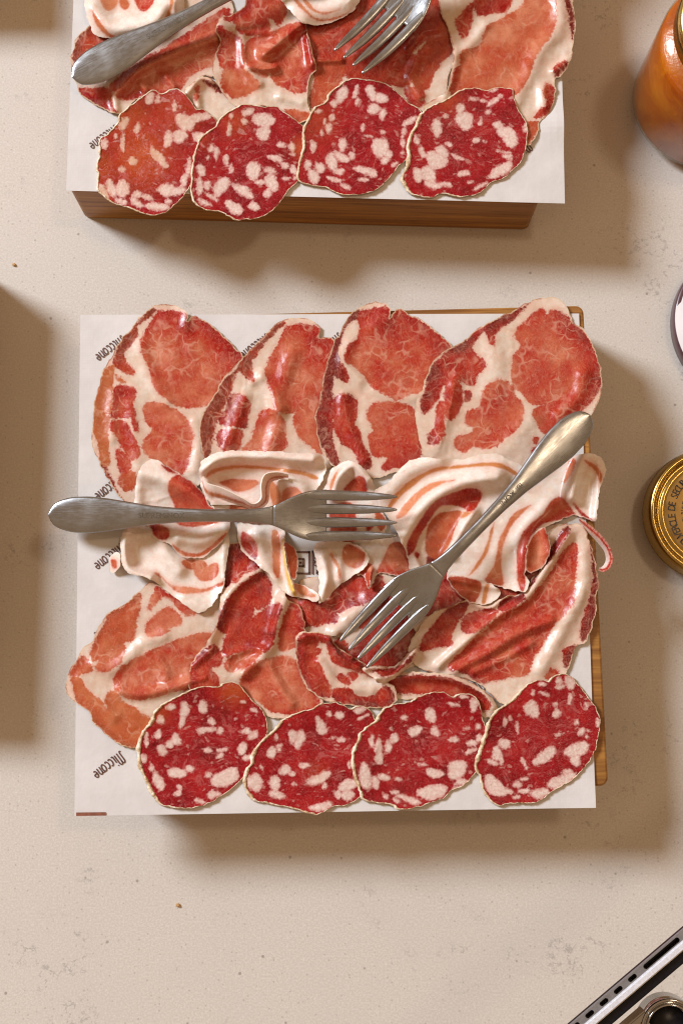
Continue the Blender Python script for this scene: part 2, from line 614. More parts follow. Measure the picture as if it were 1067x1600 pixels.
def thin_glass(name, tint=(1, 1, 1)):
    k = NT(name)
    k.t.nodes.remove(k.p)
    tr = k.n('ShaderNodeBsdfTransparent'); tr.inputs[0].default_value = tuple(tint) + (1,)
    gl = k.n('ShaderNodeBsdfGlossy'); gl.inputs['Roughness'].default_value = 0.03
    co = k.objco()
    lw = k.n('ShaderNodeLayerWeight'); lw.inputs[0].default_value = 0.5
    k.put(lw.inputs['Normal'], k.bump(k.noise(co, 40, 2, 0.5), 0.05, 0.001))
    fac = k.math('ADD', 0.04, k.math('MULTIPLY', k.math('POWER', lw.outputs['Facing'], 4.0), 0.6))
    mx = k.n('ShaderNodeMixShader')
    k.put(mx.inputs[0], fac); k.put(mx.inputs[1], tr.outputs[0]); k.put(mx.inputs[2], gl.outputs[0])
    k.put(k.out.inputs[0], mx.outputs[0])
    return k.m


M = {}
M['counter'] = mat_counter()
M['board'] = mat_wood('oiled_board_wood', (0.46, 0.215, 0.045), (0.20, 0.075, 0.013))
M['paper'] = mat_paper()
M['ink'] = mat_plain('brown_ink', (0.105, 0.040, 0.026), 0.6, amt=0.25)
M['inkred'] = mat_plain('rust_ink', (0.20, 0.062, 0.028), 0.6, amt=0.2)
M['steel'] = mat_steel()
M['steel_dark'] = mat_plain('stamped_steel', (0.20, 0.19, 0.175), 0.35, 1.0)
M['coppa'] = mat_coppa('coppa_slice_cut', (0.70, 0.50, 0.375), (0.78, 0.63, 0.515), alpha=(0.84, 0.94), bs=0.6, wob=13.0, edge_soft=1.7)
M['pancetta'] = mat_coppa('pancetta_slice_cut', (0.74, 0.595, 0.495), (0.82, 0.725, 0.645), alpha=(0.96, 0.985), bs=0.35, edge_col=((0.66, 0.50, 0.38), (0.72, 0.60, 0.48)), edge_w=0.45, vein_scale=0.3, edge_soft=1.8, wob=5.0)
M['salami'] = mat_salami()
M['casing'] = mat_casing()
M['crumb'] = mat_plain('bread_crumb', (0.55, 0.33, 0.14), 0.8, nscale=900, amt=0.3, bump=0.5)

# ------------------------------------------------------------------ counter, boards, papers
bm = bmesh.new()
bmesh.ops.create_grid(bm, x_segments=2, y_segments=2, size=1.1)
me = bpy.data.meshes.new('countertop')
for v in bm.verts: v.co.z = 0.0
top = bm.faces[:]
r = bmesh.ops.extrude_face_region(bm, geom=top)
for v in [g for g in r['geom'] if isinstance(g, bmesh.types.BMVert)]: v.co.z = -0.03
bmesh.ops.recalc_face_normals(bm, faces=bm.faces)
bm.to_mesh(me); bm.free()
counter = new_obj('countertop', me, M['counter'])
tag(counter, 'pale beige speckled quartz countertop with faint grey veins', None, None, 'structure')

pTL, pTR = U(107, 298, BH), U(843, 318, BH)
BW = (pTR - pTL).length


def board(corner, ang, anchor, label, cat='board', group='oak boards on the counter', depth=None):
    """corner: world point of one top corner; anchor: which corner ((1,1) is far right)"""
    d = depth or BW * 0.965
    me = bpy.data.meshes.new('wooden_board')
    bm = bmesh.new()
    bmesh.ops.create_cube(bm, size=1.0)
    for v in bm.verts:
        v.co = Vector((v.co.x * BW, v.co.y * d, (v.co.z + 0.5) * BH))
    ve = [e for e in bm.edges if abs(e.verts[0].co.z - e.verts[1].co.z) > 0.01]
    bmesh.ops.bevel(bm, geom=ve, offset=0.0045, segments=5, affect='EDGES', profile=0.5)
    he = [e for e in bm.edges if abs(e.verts[0].co.z - e.verts[1].co.z) < 1e-6 and len(e.link_faces) == 2
          and abs(e.link_faces[0].normal.z - e.link_faces[1].normal.z) > 0.5]
    bmesh.ops.bevel(bm, geom=he, offset=0.0012, segments=2, affect='EDGES', profile=0.5)
    bm.to_mesh(me); bm.free()
    o = new_obj('wooden_board', me, M['board'])
    a = Vector((anchor[0] * BW / 2, anchor[1] * d / 2, 0))
    R = Matrix.Rotation(ang, 3, 'Z')
    c = Vector((corner[0], corner[1], 0)) - R @ a
    o.location = c
    o.rotation_euler = (0, 0, ang)
    tag(o, label, cat, group)
    return o


ang1 = math.atan2(pTR.y - pTL.y, pTR.x - pTL.x)
BR_ = U(950, 1228, BH); TR_ = U(911, 477, BH)
angm = math.atan2((TR_ - BR_).y, (TR_ - BR_).x) - math.pi / 2
board(BR_, angm, (1, -1), 'thick oak board in the middle, almost covered by its paper sheet', depth=(TR_ - BR_).length)
board(pTL, ang1, (-1, -1), 'thick oak board at the top showing its long front edge')
pl = U(-52, 388, BH)
board((pl.x, pl.y), -0.01, (1, 1), 'oak board just past the left edge that shades the counter', depth=0.255)
pl = U(-42, -62, BH)
board((pl.x, pl.y), 0.02, (1, -1), 'oak board past the top left corner of the picture')

PZ = BH + 0.0009


def paper_sheet(corners, label, seed, lift=None):
    c = [unp(x, y, PZ) for x, y in corners]   # tl, tr, br, bl
    org = (c[0] + c[1] + c[2] + c[3]) / 4
    n = 72
    V = []
    for j in range(n + 1):
        for i in range(n + 1):
            u, v = i / n, j / n
            p = (c[0] * (1 - u) + c[1] * u) * (1 - v) + (c[3] * (1 - u) + c[2] * u) * v
            V.append(p)
    V = np.array(V) - org
    e = np.array([[i / n, j / n] for j in range(n + 1) for i in range(n + 1)])
    w = vnoise(V[:, :2] + 5, 0.045, seed) * 0.00025
    V[:, 2] += np.abs(w)
    if lift:
        for (u, v, r, a) in lift:
            d = np.hypot(e[:, 0] - u, e[:, 1] - v)
            V[:, 2] += a * np.exp(-(d / r) ** 2)
    Fc = [(j * (n + 1) + i, j * (n + 1) + n + 1 + i, j * (n + 1) + n + 2 + i, j * (n + 1) + i + 1) for j in range(n) for i in range(n)]
    me = mesh_from('paper_sheet', V, Fc, False)
    o = new_obj('paper_sheet', me, M['paper'])
    o.location = org
    md = o.modifiers.new('thickness', 'SOLIDIFY'); md.thickness = 0.00015; md.offset = -1
    tag(o, label, 'paper', 'printed papers on the boards')
    return o, c


paper1, pc1 = paper_sheet([(126, 492), (904, 490), (930, 1262), (117, 1275)],
                          'white printed greaseproof paper on the middle board with a rust bar at its corner', 3,
                          [(1.0, 1.0, 0.05, 0.001)])
paper2, pc2 = paper_sheet([(124, -230), (870, -228), (882, 318), (104, 298)],
                          'white printed greaseproof paper on the top board, its right corner overhanging', 4,
                          [(1.0, 0.78, 0.05, 0.003)])


def arc(cx, cy, rx, ry, a0, a1, n=10):
    return [(cx + rx * math.cos(math.radians(a0 + (a1 - a0) * i / n)), cy + ry * math.sin(math.radians(a0 + (a1 - a0) * i / n))) for i in range(n + 1)]


def word_strokes():
    S = []
    x = 0.0
    # M: three tall strokes under two narrow arches, first foot hooked
    S.append([(x - .12, .06), (x, .0)] + [(x + .05, .1), (x + .05, .8)] + arc(x + .17, .8, .12, .2, 180, 0) + [(x + .29, .4), (x + .29, .0)])
    S.append([(x + .29, .7)] + arc(x + .41, .8, .12, .2, 180, 0) + [(x + .53, .4), (x + .53, .02)])
    x = .70
    S.append([(x, .62), (x, .3), (x, .1)] + arc(x + .07, .1, .07, .1, 180, 330, 5))
    S.append([(x, .86), (x, .94)])
    for k in range(2):
        x = .95 + .34 * k
        S.append(arc(x + .14, .31, .15, .31, 55, 310, 12))
    x = 1.66
    S.append(arc(x + .13, .31, .15, .31, 0, 360, 16))
    S.append([(x + .2, .52), (x + .3, .62), (x + .36, .6)])
    x = 2.08
    S.append([(x, .62), (x, .3), (x, .0)])
    S.append([(x, .45)] + arc(x + .12, .45, .12, .17, 180, 0) + [(x + .24, .2), (x + .24, 0)])
    x = 2.48
    S.append([(x, .3), (x + .28, .34)] + arc(x + .14, .34, .14, .28, 10, 300, 14))
    S = [[(a - 1.38, b - .38) for a, b in s] for s in S]
    return S


WORD = None


def print_words(paper, origin, col_v, row_v, ni, nj, ang, length_px, skip=()):
    """one word mesh shared by every print of it on the sheet"""
    global WORD
    if WORD is None:
        sc = length_px / 2.95 / 2800.0
        V, Fc = ribbon_strokes([[(a * sc, b * sc) for a, b in s] for s in word_strokes()], 0.105 * sc)
        WORD = mesh_from('printed_word', V, Fc, False)
        WORD.materials.append(M['ink'])
    for i in range(ni):
        for j in range(nj):
            if (i, j) in skip: continue
            px = origin[0] + col_v[0] * i + row_v[0] * j
            py = origin[1] + col_v[1] * i + row_v[1] * j
            o = bpy.data.objects.new('printed_word', WORD)
            COL.objects.link(o)
            o.parent = paper
            p = U(px, py, PZ + 0.00045) - paper.location
            o.location = p
            o.rotation_euler = (0, 0, ang)


ANGW = math.radians(218)
print_words(paper1, (172, 545), (113, -1.5), (-0.4, 108.5), 7, 7, ANGW, 54)
print_words(paper2, (162, 215), (107.5, 4), (3, -94), 7, 3, ANGW, 51)

# rust bar along the lower left edge
a, b = unp(119.5, 1269.5, PZ + .0005), unp(166, 1269, PZ + .0005)
c_, d_ = unp(166, 1274.4, PZ + .0005), unp(119.5, 1275, PZ + .0005)
me = mesh_from('printed_bar', [Vector(p) - paper1.location for p in (d_, c_, b, a)], [(0, 1, 2, 3)], False)
new_obj('printed_bar', me, M['inkred'], paper1)
# squared key-pattern emblem in the middle of the sheet
def key_emblem():
    u = 1.0
    S = [[(0, 0), (9, 0)], [(8.5, 0), (8.5, 10)], [(9, 9.5), (0, 9.5)], [(0.5, 9.5), (0.5, 6)],
         [(0.5, 6.5), (5.5, 6.5)], [(5, 6.5), (5, 3)], [(5.5, 3.2), (0, 3.2)], [(2.6, 4.8), (4, 4.8)]]
    S += [[(10.5, -.4), (10.5, 10.2)], [(10.5, 9.5), (18, 9.5)], [(12.5, 0), (18, 0)], [(13, 0), (13, 6.5)], [(13, 6), (18, 6)],
          [(17.5, 6), (17.5, 2.5)], [(18, 3), (15, 3)]]
    V, Fc = ribbon_strokes([[(a * 2.6 / 2800, b * 3.5 / 2800) for a, b in st] for st in S], 2.9 / 2800)
    o = new_obj('printed_emblem', mesh_from('printed_emblem', V, Fc, False), M['ink'], paper1)
    o.location = U(461, 896, PZ + .0006) - paper1.location
key_emblem()

# ------------------------------------------------------------------ the pile of slices
CELL = 2
GX, GY = 560, 700           # grid covers photo pixels -20..1100 x -100..1300
GO = np.array([-20.0, -100.0])
Hg = np.full((GY, GX), PZ + 0.0005)
TRIS = 0


def grid_sample(A, X):
    q = (X - GO) / CELL
    i = np.floor(q).astype(int)
    f = q - i
    ix = np.clip(i[:, 0], 0, GX - 2); iy = np.clip(i[:, 1], 0, GY - 2)
    fx, fy = f[:, 0], f[:, 1]
    return ((A[iy, ix] * (1 - fx) + A[iy, ix + 1] * fx) * (1 - fy) + (A[iy + 1, ix] * (1 - fx) + A[iy + 1, ix + 1] * fx) * fy)


def set_attrs(me, n, **kw):
    for k, v in kw.items():
        if k == 'pc':
            a = me.attributes.new('pc', 'FLOAT_VECTOR', 'POINT')
            a.data.foreach_set('vector', np.asarray(v, np.float32).ravel())
        else:
            a = me.attributes.new(k, 'FLOAT', 'POINT')
            a.data.foreach_set('value', np.asarray(v, np.float32).ravel())


def lean_fields(X, leans):
    n = len(X)
    sd = np.full(n, -24.0)
    tone = np.full(n, 0.4); amber = np.zeros(n); vein = np.ones(n)
    for L in leans:
        poly = L[0]; t = L[1] if len(L) > 1 else 0.4
        am = L[2] if len(L) > 2 else 0.0
        ve = L[3] if len(L) > 3 else 1.0
        P = catmull(poly, 4)
        d = sdf(X, P)
        k = d > sd
        sd = np.where(k, d, sd)
        tone = np.where(k, t, tone); amber = np.where(k, am, amber); vein = np.where(k, ve, vein)
    return sd, tone, amber, vein


SEED = [100]


def slice_piece(name, label, cat, group, outline, leans, mat, thick=1.0, ridges=(), wave=0.5, curl=0.0, jag=1.0, spread=6,
                step=2.3, extra=None, flat=0.0, bias=0.0):
    """a thin slice draped over whatever lies below it"""
    SEED[0] += 1
    seed = SEED[0]
    P = resample(catmull(outline, 8), 2.0)
    P = P + np.stack([vnoise(P, 7, seed), vnoise(P + 99, 7, seed)], -1) * 1.3 * jag + np.stack([vnoise(P, 2.5, seed + 5), vnoise(P + 50, 2.5, seed + 5)], -1) * 0.8 * jag
    rscale = 0.62 if group == GC else (0.85 if mat is M['coppa'] else 1.0)
    # height field on the grid
    lo = np.floor((P.min(0) - GO) / CELL).astype(int) - 14
    hi = np.ceil((P.max(0) - GO) / CELL).astype(int) + 14
    lo = np.maximum(lo, 0); hi = np.minimum(hi, [GX, GY])
    xs = GO[0] + CELL * np.arange(lo[0], hi[0]); ys = GO[1] + CELL * np.arange(lo[1], hi[1])
    XX, YY = np.meshgrid(xs, ys)
    Q = np.stack([XX.ravel(), YY.ravel()], -1)
    E = Hg[lo[1]:hi[1], lo[0]:hi[0]]
    B = box_blur(box_blur(dilate(E, max(2, spread // 2)), spread), spread)
    B = np.maximum(B, E)
    if flat:
        B = np.maximum(B, B.min() + flat * (B.max() - B.min()))
    dP = seg_dist(Q, P)
    ins = inside(Q, P)
    thick *= 0.42
    curl *= 0.45
    wave *= 0.7
    h = B.ravel() + (thick + 0.10) / 1000.0
    w = (vnoise(Q, 34, seed) * 0.6 + vnoise(Q, 15, seed + 1) * 0.3 + vnoise(Q, 70, seed + 2) * 0.8 + 0.9)
    add = np.clip(w, 0, None) * wave / 1000.0
    add = add + (vnoise(Q, 7, seed + 7) * 0.10 + vnoise(Q * np.array([1.0, 0.35]), 5, seed + 8) * 0.08) * min(1.0, wave * 1.6) / 1000.0
    for R in ridges:
        pts, amp, wid = R[0], R[1], R[2]
        RP = catmull(pts, 6, False) if len(pts) > 2 else np.asarray(pts, float)
        d = seg_dist(Q, RP, False) if len(RP) > 1 else np.hypot(*(Q - RP[0]).T)
        add = add + rscale * amp / 1000.0 * np.exp(-(d / wid) ** 2)
    if curl:
        k = np.where(ins, np.exp(-dP / 7.0), 1.0)
        add = add + curl / 1000.0 * k * (0.6 + 0.4 * vnoise(Q, 25, seed + 3))
    if extra is not None:
        add = add + extra(Q) / 1000.0
    h = h + np.maximum(add, 0)
    hh = h.reshape(E.shape)
    full = Hg.copy(); full[lo[1]:hi[1], lo[0]:hi[0]] = hh
    # mesh
    gx = np.arange(P[:, 0].min(), P[:, 0].max(), step); gy = np.arange(P[:, 1].min(), P[:, 1].max(), step * 0.87)
    pts = []
    for j, y in enumerate(gy):
        pts.append(np.stack([gx + (step / 2 if j % 2 else 0), np.full(len(gx), y)], -1))
    G = np.vstack(pts)
    G = G + RNG.uniform(-0.25, 0.25, G.shape) * step
    G = G[inside(G, P)]
    G = G[seg_dist(G, P) > 1.1]
    X = np.vstack([P, G])
    nb = len(P)
    vc, _, fcs, ov, _, _ = delaunay_2d_cdt([Vector(p) for p in X.tolist()], [], [list(range(nb))], 1, 1e-5)
    X = np.array([tuple(v) for v in vc])
    Z = grid_sample(full, X)
    V = unp(X[:, 0], X[:, 1], Z)
    org = V.mean(0); org[2] = V[:, 2].min()
    me = mesh_from(name, V - org, [tuple(reversed(f)) for f in fcs])
    if len(me.polygons) and me.polygons[0].normal.z < 0:
        me.flip_normals()
    rim = np.clip(seg_dist(X, P), 0, 60)
    if group != GC and mat is not M['salami']:
        rim = np.where(rim < 3, rim, np.minimum(3 + (rim - 3) * 2.6, 60))
    sd, tone, amber, vein = lean_fields(X, leans)
    set_attrs(me, len(X), pc=np.stack([X[:, 0] / 10, X[:, 1] / 10, np.full(len(X), seed * 3.7)], -1), lean=sd + bias + (2.2 if group == GC else 0.0), tone=tone, amber=amber, vein=vein, rim=rim)
    o = new_obj(name, me, mat)
    o.location = org
    md = o.modifiers.new('thickness', 'SOLIDIFY'); md.thickness = thick / 1000.0; md.offset = -1
    es = o.modifiers.new('crisp_edge', 'EDGE_SPLIT'); es.split_angle = math.radians(52)
    tag(o, label, cat, group)
    m2 = (ins & (dP >= 0)).reshape(E.shape)
    S = Hg[lo[1]:hi[1], lo[0]:hi[0]]
    S[m2] = np.maximum(S[m2], hh[m2])
    global TRIS
    TRIS += len(fcs) * 2
    return o, P, full


def loft_piece(name, label, cat, group, rows, bands, mat, thick=1.2, nu=14, nv=8, parent=None, lift=0.0):
    """a curled strip: rows of control points (px, py, height above paper in mm); colour bands run along it"""
    SEED[0] += 1
    R = np.array(rows, float)                    # rows x cols x 3
    A = np.stack([catmull(r, nu, False) for r in R], 0)
    A = np.stack([catmull(A[:, k], nv, False) for k in range(A.shape[1])], 1)
    nr, nc = A.shape[:2]
    X = A.reshape(-1, 3)
    # height above the paper, or just above what is already there
    base = grid_sample(Hg, X[:, :2]) + (thick + 0.2) / 1000.0
    Z = np.maximum(PZ + X[:, 2] / 1000.0, base) if lift == 0 else PZ + X[:, 2] / 1000.0
    V = unp(X[:, 0], X[:, 1], Z)
    org = V.mean(0); org[2] = V[:, 2].min()
    Fc = [(j * nc + i, j * nc + i + 1, (j + 1) * nc + i + 1, (j + 1) * nc + i) for j in range(nr - 1) for i in range(nc - 1)]
    me = mesh_from(name, V - org, Fc)
    v = np.repeat(np.linspace(0, 1, nr), nc)
    u = np.tile(np.linspace(0, 1, nc), nr)
    wpx = np.linalg.norm(A[-1] - A[0], axis=1).mean()
    sd = np.full(len(X), -24.0); tone = np.full(len(X), .4); amber = np.zeros(len(X))
    for (v0, v1, t, am) in bands:
        d = ((v1 - v0) / 2 - np.abs(v - (v0 + v1) / 2)) * wpx
        k = d > sd
        sd = np.where(k, d, sd); tone = np.where(k, t, tone); amber = np.where(k, am, amber)
    rim = np.clip(np.minimum(np.minimum(v, 1 - v) * wpx, 60), 1.5, 60)
    L = np.concatenate([[0], np.cumsum(np.linalg.norm(np.diff(A[0], axis=0), axis=1))])
    set_attrs(me, len(X), pc=np.stack([np.tile(L, nr) / 10, v * wpx / 10, np.full(len(X), SEED[0] * 3.7)], -1), lean=sd, tone=tone,
              amber=amber, vein=np.full(len(X), .3), rim=rim)
    o = new_obj(name, me, mat)
    o.location = org
    md = o.modifiers.new('thickness', 'SOLIDIFY'); md.thickness = thick / 1600.0; md.offset = 0
    es = o.modifiers.new('crisp_edge', 'EDGE_SPLIT'); es.split_angle = math.radians(52)
    if parent is not None:
        o.parent = parent
        o.location = Vector(org) - parent.location
    else:
        tag(o, label, cat, group)
    q = np.round((X[:, :2] - GO) / CELL).astype(int)
    np.maximum.at(Hg, (np.clip(q[:, 1], 0, GY - 1), np.clip(q[:, 0], 0, GX - 1)), Z)
    return o


def ell(e, n=14):
    cx, cy, rx, ry = e[:4]
    a = math.radians(e[4]) if len(e) > 4 else 0.0
    out = []
    ph = random.random() * 6
    for i in range(n):
        t = 2 * math.pi * i / n
        k = 1 + 0.10 * math.sin(2 * t + ph) + 0.07 * math.sin(3 * t + 2 * ph)
        x, y = rx * k * math.cos(t), ry * k * math.sin(t)
        out.append((cx + x * math.cos(a) - y * math.sin(a), cy + x * math.sin(a) + y * math.cos(a)))
    return out


def salami(label, group, crop, outline, flecks, amber=(), thick=1.6, tilt=None, left=3.6):
    ox, oy, s = crop
    P0 = cv(ox, oy, s, outline)
    L = []
    for e in flecks:
        # the traced ellipses use a clockwise-positive image angle, minus leaning right
        L.append((cv(ox, oy, s, ell(e)), 0.5, 0.0))
    o, P, full = slice_piece('salami_slice', label, 'salami', group, P0, L, M['salami'], thick, wave=0.5, jag=0.7, spread=11,
                             ridges=tilt or ())
    if amber:
        # orange translucent zones of the slice
        me = o.data
        n = len(me.vertices)
        buf = np.zeros(n * 3, np.float32); me.attributes['pc'].data.foreach_get('vector', buf)
        X = buf.reshape(-1, 3)[:, :2] * 10
        am = np.zeros(n)
        for (cx, cy, r, a) in amber:
            x, y = ox + cx / s, oy + cy / s
            am = np.maximum(am, a * np.exp(-((X[:, 0] - x) ** 2 + (X[:, 1] - y) ** 2) / (r / s) ** 2))
        me.attributes['amber'].data.foreach_set('value', am.astype(np.float32))
    # crinkled casing round the rim
    C = P.mean(0)
    T = np.roll(P, -1, 0) - np.roll(P, 1, 0)
    T /= np.linalg.norm(T, axis=1)[:, None] + 1e-9
    N = np.stack([T[:, 1], -T[:, 0]], -1)
    if ((P - C) * N).sum() < 0: N = -N
    side = np.clip(-(N @ np.array([0.93, -0.10])), 0, 1) ** 1.5
    nz = vnoise(P, 9, SEED[0] + 40) * 0.5 + 0.5
    fine = vnoise(P, 3.0, SEED[0] + 41)
    wid = 1.0 + left * side * (0.55 + 0.9 * nz) + 0.5 * nz
    K = 9
    V = []
    Z = grid_sample(full, P)
    for k in range(K):
        a = math.pi * (k / (K - 1)) * 1.25 - 0.35
        off = (math.cos(a) * 0.75 - 0.1)
        up = math.sin(a)
        jit = vnoise(P + 17 * k, 3.2, SEED[0] + 50 + k)
        X = P + N * (off * wid * (1 + 0.25 * jit))[:, None]
        z = Z - 0.0009 + (0.0014 * up + 0.00012 * jit) * (0.6 + 0.25 * wid / 2) * (1 + 0.3 * fine)
        V.append(unp(X[:, 0], X[:, 1], z))
    V = np.stack(V, 1)
    n = len(P)
    Fc = [(i * K + k, i * K + k + 1, ((i + 1) % n) * K + k + 1, ((i + 1) % n) * K + k) for i in range(n) for k in range(K - 1)]
    org = np.array(o.location)
    me = mesh_from('casing', V.reshape(-1, 3) - org, Fc)
    c = new_obj('casing', me, M['casing'], o)
    return o


GC = 'coppa slices in the far row'
# ------------------------------------------------------------------ coppa, far row of the middle board
GC = 'coppa slices in the far row'
GM = 'cured meat draped on the middle board'
GP = 'pancetta slices on the middle board'
GT = 'cured meat draped on the top board'
cop, pan = M['coppa'], M['pancetta']

k = lambda pts: cv(130, 460, 4, pts)
slice_piece('coppa_slice', 'marbled coppa slice at the far left of the middle paper, paler and more orange', 'coppa', GC,
    k([(450, 70), (520, 62), (590, 75), (640, 105), (655, 130), (645, 165), (690, 132), (740, 150), (830, 215), (900, 280), (960, 340), (1000, 400),
       (1020, 560), (1000, 720), (940, 840), (880, 960), (840, 1080), (720, 1200), (560, 1260), (420, 1300), (320, 1320), (265, 1300), (215, 1250),
       (150, 1140), (110, 1070), (105, 1040), (60, 960), (55, 880), (65, 770), (75, 660), (100, 580), (120, 500), (150, 430), (200, 350), (240, 280),
       (290, 230), (320, 180), (380, 120), (430, 85)]),
    [(k([(470, 112), (560, 110), (640, 130), (650, 150), (632, 195), (700, 140), (830, 218), (960, 342), (1000, 400), (1010, 520), (940, 620), (860, 640), (810, 665),
         (720, 700), (620, 700), (560, 680), (520, 650), (480, 620), (440, 540), (410, 450), (372, 370), (362, 300), (400, 230), (440, 160)]), .34),
     (k([(380, 145), (430, 92), (442, 110), (360, 172), (325, 205), (335, 240), (285, 320), (255, 345), (255, 410), (310, 478), (285, 492), (215, 455), (192, 420), (215, 350), (260, 270), (315, 205)]), .55, .1),
     (k([(190, 440), (182, 560), (180, 680), (160, 800), (150, 900), (160, 1060), (115, 1050), (98, 930), (72, 850), (68, 690), (100, 595), (140, 480)]), .40, .42),
     (k([(195, 590), (260, 572), (320, 600), (302, 690), (322, 750), (250, 770), (172, 758), (190, 680)]), .55),
     (k([(180, 790), (260, 800), (330, 920), (350, 1000), (310, 1030), (270, 1000), (240, 930), (182, 850)]), .45),
     (k([(312, 772), (345, 850), (322, 850)]), .4), (k([(200, 500), (260, 545), (230, 540)]), .3, .3),
     (k([(215, 980), (265, 1000), (292, 1060), (280, 1130), (240, 1120), (215, 1040)]), .48),
     (k([(230, 1130), (290, 1100), (330, 1130), (315, 1200), (265, 1222), (235, 1190)]), .38, .2),
     (k([(110, 1060), (150, 1110), (190, 1200), (240, 1290), (220, 1270), (150, 1150)]), .5),
     (k([(382, 720), (420, 682), (500, 690), (620, 750), (660, 800), (685, 880), (670, 980), (650, 1060), (600, 1130), (520, 1100), (450, 1040), (380, 970), (392, 900), (440, 850), (400, 790)]), .30)],
    cop, 1.0, wave=.7, curl=1.2,
    ridges=[(k([(360, 330), (420, 500), (520, 660)]), 2.6, 12), (k([(190, 620), (175, 760), (190, 900)]), 2.2, 9), (k([(650, 120), (640, 200)]), 2.0, 8),
            (k([(300, 700), (330, 900), (340, 1100)]), 1.8, 10), (k([(700, 800), (720, 950), (690, 1100)]), 2.0, 9)])

k = lambda pts: cv(300, 480, 4, pts)
slice_piece('coppa_slice', 'second coppa slice from the left in the far row, narrow with a salmon centre', 'coppa', GC,
    k([(530, 100), (600, 75), (690, 65), (750, 85), (800, 130), (792, 185), (830, 185), (890, 205), (930, 320), (940, 500), (930, 700), (930, 880), (850, 1010), (640, 1080),
       (300, 1090), (100, 1010), (70, 940), (55, 850), (45, 760), (80, 640), (150, 540), (190, 450), (270, 370), (330, 300), (400, 230), (470, 160)]),
    [(k([(530, 112), (582, 100), (520, 150), (470, 200), (400, 300), (362, 330), (382, 450), (350, 440), (290, 392), (250, 480), (210, 600), (150, 720), (120, 850), (92, 940),
         (75, 900), (60, 800), (70, 690), (110, 600), (160, 540), (200, 470), (290, 380), (350, 290), (430, 220)]), .62, .08),
     (k([(600, 120), (760, 120), (800, 150), (780, 200), (890, 205), (900, 350), (880, 500), (850, 650), (820, 900), (740, 860), (660, 790), (640, 690), (660, 650), (560, 660),
         (520, 620), (510, 530), (480, 460), (460, 390), (500, 300), (560, 200)]), .32),
     (k([(240, 560), (310, 545), (350, 590), (355, 650), (330, 740), (270, 740), (170, 722), (210, 640)]), .72),
     (k([(170, 780), (300, 770), (310, 830), (280, 890), (190, 890)]), .5),
     (k([(420, 680), (470, 640), (540, 670), (575, 740), (565, 900), (330, 900), (380, 820)]), .26)],
    cop, 1.0, wave=.8, curl=1.4,
    ridges=[(k([(440, 420), (500, 520), (520, 640)]), 3.4, 11), (k([(620, 300), (560, 480), (540, 640)]), 3.0, 13), (k([(330, 560), (250, 760), (220, 900)]), 2.4, 11),
            (k([(560, 640), (520, 780), (480, 920)]), 3.0, 12), (k([(380, 470), (430, 440)]), 2.0, 7)])

k = lambda pts: cv(480, 460, 4, pts)
slice_piece('coppa_slice', 'third coppa slice from the left in the far row, with a dark red left border', 'coppa', GC,
    k([(300, 100), (390, 52), (460, 50), (510, 75), (525, 105), (512, 155), (560, 95), (600, 95), (640, 130), (700, 150), (780, 210), (860, 280), (910, 340), (930, 500), (900, 700), (850, 900),
       (790, 1020), (640, 1080), (500, 1130), (330, 1160), (210, 1110), (150, 1060), (105, 1000), (80, 940), (60, 860), (50, 760), (70, 700), (90, 600), (110, 480), (140, 380), (170, 290), (200, 250), (230, 180)]),
    [(k([(300, 102), (312, 130), (240, 190), (205, 280), (192, 400), (245, 500), (240, 540), (190, 512), (160, 490), (150, 600), (155, 800), (160, 900), (185, 1020), (180, 1060), (150, 1030), (100, 950), (70, 880),
         (60, 780), (90, 650), (110, 520), (150, 360), (190, 270), (230, 190)]), .68),
     (k([(330, 112), (500, 82), (520, 110), (505, 170), (560, 102), (620, 110), (700, 170), (850, 280), (900, 335), (850, 400), (790, 480), (760, 560), (700, 610), (640, 620), (590, 650), (520, 640), (440, 590),
         (400, 560), (350, 500), (290, 440), (240, 400), (260, 330), (320, 280), (330, 200)]), .44),
     (k([(170, 650), (240, 625), (300, 650), (310, 720), (290, 800), (320, 850), (340, 930), (380, 1000), (395, 1080), (340, 1070), (290, 980), (210, 920), (170, 830), (162, 740)]), .64),
     (k([(380, 720), (430, 680), (500, 670), (600, 690), (650, 720), (680, 790), (700, 870), (700, 1000), (640, 1060), (480, 1090), (500, 1020), (430, 1010), (390, 950), (390, 880), (420, 850), (380, 780)]), .36)],
    cop, 1.0, wave=.8, curl=1.5,
    ridges=[(k([(270, 300), (230, 420), (330, 540)]), 3.0, 11), (k([(230, 640), (240, 760), (290, 900), (350, 1040)]), 3.0, 10), (k([(420, 200), (520, 110)]), 2.0, 14),
            (k([(430, 600), (600, 650), (720, 620)]), 2.0, 10)])

